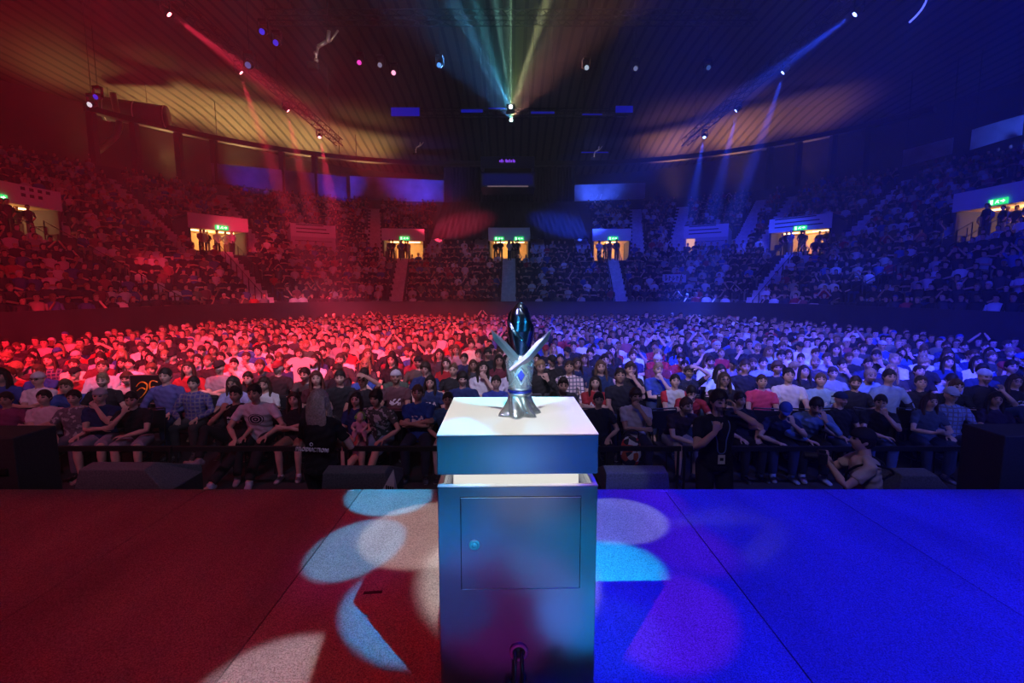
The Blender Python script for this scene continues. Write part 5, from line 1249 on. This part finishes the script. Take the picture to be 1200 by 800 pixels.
# ---- front row, as the photograph shows it
S1, S2, S3, S4 = (.62, .40, .30), (.55, .34, .25), (.68, .46, .36), (.45, .27, .19)
BLK = (.02, .02, .024); WHT = (.72, .72, .74); DK = (.022, .016, .012); BR_ = (.07, .04, .022)
rowspec = [   # px of the head, head-top py, pose, top, colour, mark, hair, hair colour, lower wear, its colour, shoes, extras, label
 (-8, 470, 'lap', 'tee', (.22, .05, .14), 'plain', 'short', DK, 'trousers', BLK, None, {}, 'spectator in plum t-shirt cut off by the left edge, above the black loudspeaker'),
 (38, 456, 'cross', 'tee', (.66, .60, .62), 'plain', 'short', DK, 'trousers', BLK, None, {}, 'dark-haired man in pale pink t-shirt above the tall left loudspeaker'),
 (74, 456, 'lap', 'tee', (.16, .15, .18), 'camo', 'short', DK, 'trousers', (.16, .15, .2), None, {}, 'man in grey patterned t-shirt, hands on lap, beside the left loudspeaker'),
 (107, 453, 'mouth', 'tee', (.02, .04, .14), 'plain', None, DK, 'shorts', (.30, .28, .36), (.45, .25, .22), dict(headw='cap_back', headc=(.45, .45, .5)), 'man in navy t-shirt and backwards pale cap, hand at his mouth'),
 (152, 458, 'chin', 'tee', BLK, 'plain', 'short', DK, 'shorts', (.34, .3, .36), BLK, dict(mirror=True), 'dark-haired man in black t-shirt and pale shorts, chin propped on hand'),
 (268, 452, 'legcross', 'tank', (.03, .02, .025), 'print', 'quiff', DK, 'trousers', BLK, (.35, .3, .36), {}, 'man in black printed vest with crossed leg, facing the left wedge speaker'),
 (300, 449, 'stretch', 'tee', (.66, .62, .68), 'ring', 'short', DK, 'trousers', BLK, (.45, .5, .65), {}, 'man in white t-shirt with round dark print, one leg stretched out'),
 (338, 462, 'cross', 'tee', BLK, 'plain', 'long', (.05, .03, .02), 'shorts', (.30, .20, .13), (.5, .45, .5), dict(fem=1), 'dark-haired woman in black top and tan shorts, arms crossed, pale sneakers'),
 (413, 459, 'ladylap', 'tee', (.02, .04, .16), 'plain', 'long', DK, 'shorts', (.35, .2, .22), BLK, {}, 'woman in navy top holding a baby on her lap'),
 (441, 456, 'stretch', 'tee', (.06, .09, .08), 'camo', 'fluffy', DK, 'shorts', (.22, .30, .45), (.3, .35, .5), dict(rz=-.25), 'man in green patterned t-shirt and blue shorts next to the mother'),
 (487, 450, 'cross', 'tee', (.015, .07, .32), 'print', 'short', (.10, .06, .035), 'trousers', (.02, .03, .06), (.05, .08, .12), {}, 'man in bright blue printed t-shirt, arms crossed, left of the pedestal'),
 (523, 461, 'lap', 'tee', (.03, .12, .25), 'plain', 'short', DK, 'trousers', (.62, .64, .60), (.03, .03, .05), {}, 'man in blue t-shirt and white trousers half hidden by the pedestal'),
 (563, 470, 'clasp', 'tee', BLK, 'plain', 'short', DK, 'trousers', BLK, BLK, {}, 'spectator in black hidden behind the left half of the pedestal'),
 (650, 470, 'lap', 'tee', BLK, 'plain', 'short', DK, 'trousers', BLK, BLK, {}, 'spectator in black hidden behind the right half of the pedestal'),
 (704, 463, 'lap', 'tee', (.02, .03, .05), 'plain', 'short', DK, 'trousers', BLK, BLK, {}, 'spectator in dark clothes tight beside the right pedestal edge'),
 (748, 454, 'mouth', 'tee', (.62, .58, .70), 'plain', 'fluffy', BR_, 'trousers', (.03, .03, .06), BLK, {}, 'man in white t-shirt with lanyard, hand at his mouth, right of the pedestal'),
 (800, 465, 'clasp', 'tee', (.05, .03, .04), 'plain', 'short', (.10, .05, .03), 'shorts', (.40, .36, .45), (.1, .1, .15), dict(beard=True, rz=.3), 'bearded man in dark polo leaning forward with clasped hands, left of the crew man'),
 (874, 461, 'lap', 'tee', (.02, .02, .03), 'plain', 'short', DK, 'trousers', BLK, BLK, dict(rz=.3), 'dark-haired man in black t-shirt looking sideways, just behind the crew man'),
 (912, 470, 'face', 'tee', (.02, .03, .10), 'plain', None, DK, 'trousers', (.03, .04, .1), (.3, .35, .5), dict(headw='cap', headc=(.04, .09, .4)), 'bent man in blue cap and navy t-shirt with his face in his hand'),
 (946, 464, 'face', 'long', (.16, .26, .50), 'plain', 'short', DK, 'trousers', BLK, (.45, .48, .6), dict(lean=1), 'man in light blue long-sleeved shirt bent forward with hand to face'),
 (995, 462, 'lap', 'tee', BLK, 'plain', None, DK, 'trousers', (.05, .07, .16), (.2, .2, .3), dict(headw='cap_back', headc=(.03, .05, .12), rz=.4, beard=True), 'man in backwards dark cap and black t-shirt behind the photographer'),
 (1035, 469, 'chin', 'tee', BLK, 'plain', 'short', DK, 'trousers', (.08, .12, .3), (.3, .35, .5), dict(rz=-.2), 'man in black t-shirt with cheek on hand, right of the photographer'),
 (1097, 464, 'phone', 'tank', (.06, .09, .16), 'plain', 'long', (.06, .035, .03), 'trousers', (.03, .04, .08), (.2, .2, .3), {}, 'long-haired woman in blue-grey vest top holding a phone'),
 (1127, 452, 'lap', 'long', (.22, .30, .50), 'plaid', None, DK, 'trousers', (.04, .05, .1), BLK, dict(headw='cap', headc=(.45, .5, .6)), 'man in checked light blue shirt and pale cap beside the right loudspeaker'),
 (1180, 462, 'ladylap', 'tee', (.03, .02, .05), 'plain', 'long', DK, 'trousers', BLK, None, {}, 'dark-haired woman in black top above the right loudspeaker'),
]
for (px, py, pose, top, tc_, mk, hr, hc, low, lc, shoes, ex, lab) in rowspec:
    # where the head of this pose sits, so that it lands on its place
    H = PB[pose]['head'].translation; rz0 = ex.get('rz', 0); yy = ROW1; mir = ex.get('mirror', False)
    P = at_y(px, 460, yy-.15); ang = -math.atan2(P.x, yy+1.5)*.45+rz0
    hx = (-H.x if mir else H.x); off = Matrix.Rotation(ang, 3, 'Z') @ Vector((hx, H.y, 0)); X = P.x-off.x
    sk = [S1, S2, S3][int(px) % 3]
    want = at_y(px, py, yy+off.y); sc = min(1.1, max(.9, (want.z)/(H.z+.135+(.01 if ex.get('headw') else 0))))
    person(pose, (X, yy, 0), ang, lab, sk, top if top in PB[pose] else 'tee', tc_, hr, hc, low, lc, shoes or BLK, ex.get('beard', False), mk, mir, sc, None, ex.get('headw'), ex.get('headc'), ex.get('glasses', False))
    chair(X, yy+.045, ang, 0)
# ---- the following rows, seat by seat
COLN = [('black', (.02, .02, .024), 9), ('white', (.72, .72, .74), 5), ('dark grey', (.05, .05, .06), 3), ('grey', (.28, .28, .31), 2), ('blue', (.04, .09, .38), 2), ('navy', (.02, .035, .12), 3), ('red', (.42, .03, .04), 1.3), ('pale blue', (.35, .42, .60), 1.5), ('green', (.06, .11, .07), .7), ('maroon', (.16, .03, .05), 1)]
HN = [('short-haired', 'short', 8), ('curly-haired', 'fluffy', 2), ('long-haired', 'long', 3.2), ('quiffed', 'quiff', 2), ('capped', 'cap', 1.2), ('back-capped', 'cap_back', .5), ('bun-haired', 'bun', .6)]
PN = [('lap', 5), ('lookup', 5), ('cross', 5), ('clasp', 3), ('chin', 2.5), ('legcross', .6), ('mouth', 2), ('ladylap', 2), ('phone', 1), ('raised', .35), ('face', .5)]
NUM = ['zero', 'one', 'two', 'three', 'four', 'five', 'six', 'seven', 'eight', 'nine', 'ten', 'eleven', 'twelve', 'thirteen', 'fourteen', 'fifteen', 'sixteen', 'seventeen', 'eighteen', 'nineteen', 'twenty', 'twenty-one', 'twenty-two', 'twenty-three', 'twenty-four', 'twenty-five', 'twenty-six', 'twenty-seven', 'twenty-eight', 'twenty-nine', 'thirty']
over = {  # people picked out in the photograph: row, px -> settings
 (1, 193): dict(top='long', c=('violet-blue', (.09, .09, .30)), hr=('short-haired', 'short'), pose='lap', hc=DK), (1, 228): dict(top='long', c=('violet-blue', (.06, .05, .20)), hr=('short-haired', 'short'), pose='lap', hc=DK, mk='plaid'),
 (1, 372): dict(top='tee', c=('dark', (.10, .02, .03)), hr=('long-haired', 'long'), pose='ladylap', hc=(.10, .03, .02)), (1, 398): dict(top='tee', c=('black', BLK), hr=('short-haired', 'short'), pose='lap', hc=DK),
 (1, 464): dict(top='tee', c=('maroon', (.10, .05, .07)), hr=('back-capped', 'cap_back'), pose='lookup', hc=DK, mk='print', beard=True), (1, 698): dict(top='tee', c=('red', (.42, .03, .04)), hr=('long-haired', 'long'), pose='cross', hc=DK, mk='print'),
 (1, 728): dict(top='tee', c=('black', BLK), hr=('short-haired', 'short'), pose='lookup', hc=DK), (1, 792): dict(top='tee', c=('white and red', (.66, .66, .70)), hr=('short-haired', 'short'), pose='lookup', hc=DK, mk='jersey'),
 (1, 893): dict(top='tee', c=('pink-red', (.60, .06, .14)), hr=('short-haired', 'short'), pose='lookup', hc=(.05, .03, .02)), (1, 1045): dict(top='long', c=('pale blue', (.25, .35, .55)), hr=('short-haired', 'short'), pose='lap', hc=DK),
 (1, 490): None,
}
rp = random.Random(21)
def pick(L): return rp.choices(L, [q[-1] for q in L])[0]
total = 0
for row in range(1, NIND):
    y = ROW1+FROW*row; half = min(floor_x_limit(y), 1.15*(y-.1)+.3)
    pxs = []; n = int(half/.52); ov = {k[1]: v for k, v in over.items() if k[0] == row and v}
    for i in range(-n, n+1): pxs.append((i+(.5 if row % 2 else 0))*.535)
    for i, x in enumerate(pxs):
        if abs(x) > half: continue
        if rp.random() < .02: continue
        q = project((x, y, 1.15)); o_ = None
        for kx in list(ov):
            if abs(q[0]-kx) < 21: o_ = ov.pop(kx); x = at_y(kx, 440, y).x; break
        if not o_ and ((row == 1 and 132 < q[0] < 186) or (row == 2 and 158 < q[0] < 190)): continue
        cn = pick(COLN); hn = pick(HN); pn = pick(PN)[0]; hc = random.Random(i*31+row).choice(HAIRS)
        if hn[1] == 'long' and rp.random() < .6: pn = rp.choice(['ladylap', 'phone', 'cross', 'lap'])
        if pn in ('ladylap', 'phone') and hn[1] not in ('long', 'bun'): hn = ('long-haired', 'long', 1)
        top = 'long' if rp.random() < .22 else 'tee'; mk = 'plain'; rr = rp.random()
        if top == 'tee' and rr < .28 and cn[0] != 'white': mk = 'print'
        elif top == 'tee' and rr < .45 and cn[0] == 'white': mk = 'ring'
        elif top == 'long' and rr < .25: mk = 'plaid'
        beard = rp.random() < .28 and hn[1] not in ('long', 'bun')
        if o_: cn = o_['c']; hn = o_['hr']; pn = o_['pose']; hc = o_['hc']; top = o_['top']; mk = o_.get('mk', 'plain'); beard = o_.get('beard', False)
        hw = hn[1] if hn[1].startswith('cap') else None
        side = 'left' if x < 0 else 'right'; seat = NUM[min(30, int(abs(x)/.535+.5))]
        lab = '%s%s person, %s %s%s, %s row back, seat %s %s of the trophy' % ('bearded ' if beard and False else '', hn[0], cn[0], 'shirt' if top == 'long' else 't-shirt', ' with beard' if beard else '', ORD[row], seat, side)
        lx = x+rp.uniform(-.02, .02); ly = y+rp.uniform(-.05, .05); rz = -math.atan2(x, y+2)*.5+rp.uniform(-.18, .18)
        skc = rp.choice([S1, S1, S2, S2, S3, S3, S1, S4]); k_ = rp.uniform(.9, 1.08)
        Hh = PB[pn]['head'].translation
        person(pn, (lx, ly+ (-.0 if Hh.y > -.2 else .12), 0), rz, lab, tuple(v*k_ for v in skc), top if top in PB[pn] else 'tee', tuple(v*rp.uniform(.85, 1.15) for v in cn[1]), None if hw else hn[1], hc, 'trousers', rp.choice([(.02, .02, .025), (.03, .05, .12), (.06, .06, .06)]),
               (.1, .1, .1) if row < 2 else None, beard, mk, rp.random() < .5, rp.uniform(.95, 1.06), None, hw, rp.choice([BLK, (.5, .5, .52), (.05, .1, .4), (.3, .03, .04)]) if hw else None, rp.random() < .12 and row < 3)
        chair(lx, ly+.045+(0 if Hh.y > -.2 else .12), rz, row); total += 1
print('PEOPLE', total+len(rowspec))
# ---- the two crew members and the photographer in the pit, the baby
stand = lambda sg: dict(a=(sg*.13, .02, .085), pole=(0, -1, 0))
POSES['crewman'] = Pose('crewman', '', hip=.93, lean=.05, arms=[A_((-.13, -.27, 1.33), rel=False, d=(.15, -.1, 1), n=(0, 1, 0), pole=(-.5, -.1, -1), curl=1.3), A_((.135, -.13, 1.50), rel=False, d=(-.35, .15, 1), n=(-1, .3, 0), pole=(1, -.5, -.9), curl=.45)], legs=[stand(-1), stand(1)], head=(.12, 0, .12))
POSES['crewwoman'] = Pose('crewwoman', '', hip=.90, female=True, arms=[A_((-.10, -.24, 1.04), rel=False, d=(.8, -.5, .1), n=(0, 1, 0), pole=(-1, .1, -1)), A_((.08, -.25, 1.02), rel=False, d=(-.8, -.5, .1), n=(0, 1, 0), pole=(1, .1, -1))], legs=[stand(-1), stand(1)], head=(0, 0, .1))
POSES['photographer'] = Pose('photographer', '', hip=.60, lean=.14, arms=[A_((-.05, -.34, 1.00), rel=False, d=(.4, -.6, .6), n=(.4, .5, .2), pole=(-1, 0, -1), curl=.8), A_((.07, -.36, .98), rel=False, d=(-.4, -.6, .6), n=(-.4, .5, .2), pole=(1, 0, -1), curl=.8)],
    legs=[dict(a=(-.14, .30, .10), pole=(-.1, -1, -.1), f=(0, -.6, -1)), dict(a=(.15, -.34, .085), pole=(.1, -1, .8))], head=(-.05, 0, .05))
for k_ in ('crewman', 'crewwoman', 'photographer'): PB[k_] = build_pose(POSES[k_])
def place(pose, px, py, Y, rz, **k):
    P = PB[pose]; H = P['head'].translation; off = Matrix.Rotation(rz, 3, 'Z') @ Vector((H.x, H.y, 0)); w = at_y(px, py, Y); sc = w.z/(H.z+.135)
    return person(pose, (w.x-off.x*sc, Y-off.y*sc, 0), rz, scale=sc, **k), sc
crew, cs = place('crewman', 843, 455, 4.40, .0, label='bearded crew man in black standing in the pit, hand to his head, badge on lanyard', skin=S2, top='tee', topc=(.012, .012, .015), hair='short', hairc=DK, low='trousers', lowc=BLK, shoes=BLK, beard=True)
Hc = PB['crewman']['head'].translation
cl_ = tube('lanyard', [(-.07, .0, 1.40), (-.085, -.11, 1.37), (-.05, -.14, 1.22), (.0, -.150, 1.07), (.05, -.14, 1.22), (.085, -.11, 1.37), (.07, .0, 1.40)], .006, mat('lanyard_blue', (.10, .16, .35), .6), crew)
bd_ = MB().box(-.035, .035, -.160, -.154, .965, 1.06).build('badge', mat('badge_card', (.62, .60, .66), .5), crew); MB().box(-.018, .018, -.162, -.160, 1.0, 1.03).build('badge_print', M_BLACK, bd_)
MB().torus((.125, -.125, 1.475), .029, .007).build('wristband', M_BLACK, crew)
cw, ws = place('crewwoman', 373, 455, 4.35, PI-.15, label='long-haired crew member seen from behind in black shirt printed PRODUCTION', skin=S1, top='tee', topc=(.012, .012, .014), hair='long', hairc=(.42, .30, .26), low='trousers', lowc=BLK, shoes=BLK)
BK = Matrix(((-1, 0, 0, 0), (0, 0, 1, 0), (0, 1, 0, 0), (0, 0, 0, 1)))
M_PRN = mat('shirt_print_white', (.75, .75, .75), .7)
text('back_print', 'PRODUCTION', .052, Matrix.Translation((0, .150, 1.115)) @ BK, M_PRN, cw, .012)
MB().torus((0, .158, 1.172), .015, .004, Matrix.Rotation(PI/2, 3, 'X'), 20, 6).build('back_logo', M_PRN, cw)
ph, ps_ = place('photographer', 1012, 500, 4.20, R(-112), label='kneeling photographer in pale t-shirt with black straps and dark cap, back turned', skin=S3, top='tee', topc=(.55, .46, .40), hair='short', hairc=DK, low='trousers', lowc=BLK, shoes=BLK, headw='cap_back', headc=(.02, .02, .03))
M_STR = mat('strap_webbing', (.012, .012, .014), .7)
tube('camera_strap', [(.16, .02, 1.05), (.09, .135, 1.00), (-.04, .175, .86), (-.17, .10, .70), (-.19, -.06, .66), (-.05, -.19, .80), (.08, -.17, .98), (.16, -.05, 1.06), (.16, .02, 1.05)], .011, M_STR, ph)
tube('shoulder_strap', [(-.15, .02, 1.06), (-.13, .145, .98), (-.14, .165, .84), (-.19, .08, .72), (-.19, -.1, .80), (-.15, -.12, .98), (-.15, .02, 1.06)], .011, M_STR, ph)
cm = empty('photo_camera', ph.location+Matrix.Rotation(R(-112), 3, 'Z') @ Vector((.01, -.42, 1.03))*ps_, R(-112), label='black camera held by the kneeling photographer', cat='camera')
MB().box(-.075, .075, -.035, .035, -.05, .05).box(-.03, .03, -.03, .03, .05, .075).build('camera_body', M_BLACK, cm, bevel=.006); MB().bar((0, -.035, 0), (0, -.15, 0), .038, 20).build('lens', M_BLACK, cm)
# baby on the lap of the woman in navy
def baby():
    P = at_y(421, 497, 6.02); b = MB(); H = Matrix.Translation((.012, -.02, .195)) @ Matrix.Scale(.62, 4) @ Euler((0, .15, .3)).to_matrix().to_4x4(); head_geo(b, H)
    loft(b, [(0, .02, 0), (0, .0, .05), (0, -.01, .11), (0, -.01, .14)], [(.06, .055), (.065, .055), (.055, .045), (.03, .03)], (1, 0, 0), 12)
    for sg in (-1, 1): loft(b, [(sg*.05, -.02, .12), (sg*.09, -.06, .075), (sg*.06, -.11, .05)], [.026, .022, .014]); ball(b, (sg*.055, -.118, .047), .017); loft(b, [(sg*.04, 0, .0), (sg*.06, -.09, .01), (sg*.075, -.10, -.08)], [.036, .030, .022]); loft(b, [(sg*.075, -.09, -.09), (sg*.08, -.13, -.095)], [.018, .014])
    me = remesh(b, .006); me.materials.append(M_SKIN); o = bpy.data.objects.new('person', me); COL.objects.link(o); o.location = (P.x, 6.03, P.z-.10); o.rotation_euler = (0, 0, .25); o.color = (.68, .46, .38, 1)
    setp(o, label='baby in pink with green ear defenders sitting on the lap of the mother', cat='person')
    c = MB(); loft(c, [(0, .02, -.01), (0, .0, .05), (0, -.01, .11), (0, -.01, .135)], [(.068, .063), (.073, .063), (.063, .053), (.038, .038)], (1, 0, 0), 12)
    for sg in (-1, 1): loft(c, [(sg*.05, -.02, .12), (sg*.085, -.055, .08)], [.033, .029], capf=.1); loft(c, [(sg*.04, 0, .0), (sg*.06, -.09, .01), (sg*.073, -.10, -.05)], [.043, .037, .030], capf=.1)
    m2 = remesh(c, .007); m2.materials.append(M_CLOTH['plain']); put('romper', m2, o, (.62, .30, .40))
    e = MB()
    for sg in (-1, 1): e.lathe([(.001, -.012), (.024, -.012), (.026, 0), (.022, .016), (.001, .016)], 14, M=H @ Matrix.Translation((sg*.092, .005, 0)) @ Matrix.Rotation(PI/2*sg, 4, 'Y') @ Matrix.Scale(1.5, 4))
    for q in range(10):
        a0 = PI*q/10; a1 = PI*(q+1)/10; e.bar(H @ Vector((.098*math.cos(a0), .005, .02+.108*math.sin(a0))), H @ Vector((.098*math.cos(a1), .005, .02+.108*math.sin(a1))), .005, 6)
    e.build('ear_defenders', mat('lime_plastic', (.30, .62, .08), .4), o)
baby()
# patterned bag in front of the man in white
bp_ = at_y(739, 531, 5.85); bag = empty('patterned_bag', (bp_.x, 5.85, 0), 0, label='colourful red and white patterned bag hanging at the rail right of the pedestal', cat='bag')
def mat_pat():
    m = bpy.data.materials.new('bag_pattern'); m.use_nodes = True; nt = m.node_tree; b = nt.nodes['Principled BSDF']; tc = nt.nodes.new('ShaderNodeTexCoord'); v = nt.nodes.new('ShaderNodeTexVoronoi'); v.inputs['Scale'].default_value = 14; nt.links.new(tc.outputs['Object'], v.inputs['Vector'])
    cr_ = nt.nodes.new('ShaderNodeValToRGB'); cr_.color_ramp.interpolation = 'CONSTANT'; e = cr_.color_ramp.elements; e[0].color = (.02, .02, .03, 1); e[1].position = .8; e[1].color = (.5, .12, .06, 1); a = e.new(.35); a.color = (.55, .06, .05, 1); a = e.new(.55); a.color = (.7, .7, .72, 1)
    sp_ = nt.nodes.new('ShaderNodeSeparateColor'); nt.links.new(v.outputs['Color'], sp_.inputs[0]); nt.links.new(sp_.outputs[0], cr_.inputs[0]); nt.links.new(cr_.outputs[0], b.inputs['Base Color']); b.inputs['Roughness'].default_value = .7; return m
b = MB(); loft(b, [(0, 0, bp_.z-.16), (0, 0, bp_.z-.02), (0, 0, bp_.z+.12), (0, 0, bp_.z+.20)], [(.10, .07), (.14, .09), (.13, .08), (.10, .05)], (1, 0, 0), 16)
me = remesh(b, .012); me.materials.append(mat_pat()); o = bpy.data.objects.new('bag_body', me); COL.objects.link(o); o.parent = bag
tube('strap', [(-.09, 0, bp_.z+.2), (-.08, -.02, bp_.z+.3), (.08, -.02, bp_.z+.3), (.09, 0, bp_.z+.2)], .008, M_BLACK, bag)
MB().box(-.16, .16, -.10, .12, 0, bp_.z-.17).build('dark_bag', mat('dark_bag_cloth', (.02, .025, .04), .8), bag, bevel=.03)
# black board with an orange emblem held up in the crowd
Pb = at_y(173, 456, 7.80); w_ = (at_y(190.5, 456, 7.80).x-Pb.x); h_ = Pb.z-at_y(173, 472, 7.80).z
brd = empty('fan_board', Pb, R(8), label='black board with an orange winged emblem held up behind the dark-haired men', cat='board')
MB().box(-w_, w_, 0, .02, -h_, h_).build('panel', mat('board_black', (.012, .010, .010), .5), brd)
MB().box(-w_-.01, w_+.01, -.004, .024, h_, h_+.015).box(-w_-.01, w_+.01, -.004, .024, -h_-.015, -h_).box(-w_-.012, -w_, -.004, .024, -h_, h_).box(w_, w_+.012, -.004, .024, -h_, h_).build('frame', mat('board_frame', (.2, .1, .1), .6), brd)
em_ = MB(); OR = mat('emblem_orange', (.95, .33, .02), .5)
def stroke(pts, r0, r1):
    n = 10
    for i in range(n):
        def bz(t): a, b, c = (Vector(p) for p in pts); return a*(1-t)**2+b*2*t*(1-t)+c*t*t
        p, q = bz(i/n), bz((i+1)/n); em_.bar((p.x*w_, -.006, p.y*h_), (q.x*w_, -.006, q.y*h_), r0+(r1-r0)*i/n, 5, r2=r0+(r1-r0)*(i+1)/n)
for p_, a_, b_ in (([(-.66, .22, 0), (-.34, .80, 0), (.02, .34, 0)], .006, .014), ([(.02, .34, 0), (.0, -.22, 0), (-.50, -.62, 0)], .014, .007), ([(-.64, -.10, 0), (-.34, .28, 0), (-.14, .0, 0)], .006, .012),
                  ([(.66, .50, 0), (.22, .82, 0), (.16, .30, 0)], .007, .013), ([(.16, .30, 0), (.12, -.30, 0), (.52, -.58, 0)], .013, .007), ([(.22, .06, 0), (.42, .34, 0), (.66, .02, 0)], .011, .006)): stroke(p_, a_, b_)
em_.build('emblem', OR, brd)
MB().box(-.015, .015, .022, .04, -h_-.5, h_*.3).build('handle', M_BLACK, brd)
# pale t-shirt held up
Pt = at_y(354, 433, 9.0); hs = empty('held_up_shirt', Pt, 0, label='pale t-shirt with dark round print held up by a fan in the red crowd', cat='shirt')
q = MB(); sil = [(-.30, .16), (-.20, .24), (-.08, .26), (0, .22), (.08, .26), (.20, .24), (.30, .16), (.24, .08), (.17, .12), (.165, -.34), (-.165, -.34), (-.17, .12), (-.24, .08)]
q.prism(sil, 0, .03, M=FRONT); q.build('shirt_cloth', mat('pale_cloth', (.6, .55, .52), .8), hs, bevel=.008)
q = MB(); q.torus((0, -.034, -.03), .075, .012, Matrix.Rotation(PI/2, 3, 'X'), 20, 6); q.build('round_print', M_BLACK, hs)
q = MB().box(-.05, .05, -.04, -.03, -.06, 0).build('inner_print', M_BLACK, hs)


# white placard held in the right-hand stand
u_ = find_u(790, 335, 2.9, 3.2); Pp, n_ = bowl(u_, 2.75); pl = empty('placard', (Pp.x, Pp.y, rowz(3)+.75), math.atan2(-n_.x, n_.y), label='white placard with dark writing strokes held up in the lower right stand', cat='placard')
MB().box(-.75, .75, -.03, 0, 0, .55).build('board', M_WHITE, pl); MB().box(-.02, .02, 0, .03, -.75, .3).build('handle', M_BLACK, pl)
q = MB()
for k_, x_ in enumerate((-.55, -.32, -.08, .16, .4)): q.bar((x_, -.035, .12), (x_+.02, -.035, .43), .03, 5).bar((x_, -.035, .43 if k_ % 2 else .14), (x_+.14, -.035, .3), .028, 5)
q.build('dark_strokes', M_BLACK, pl)
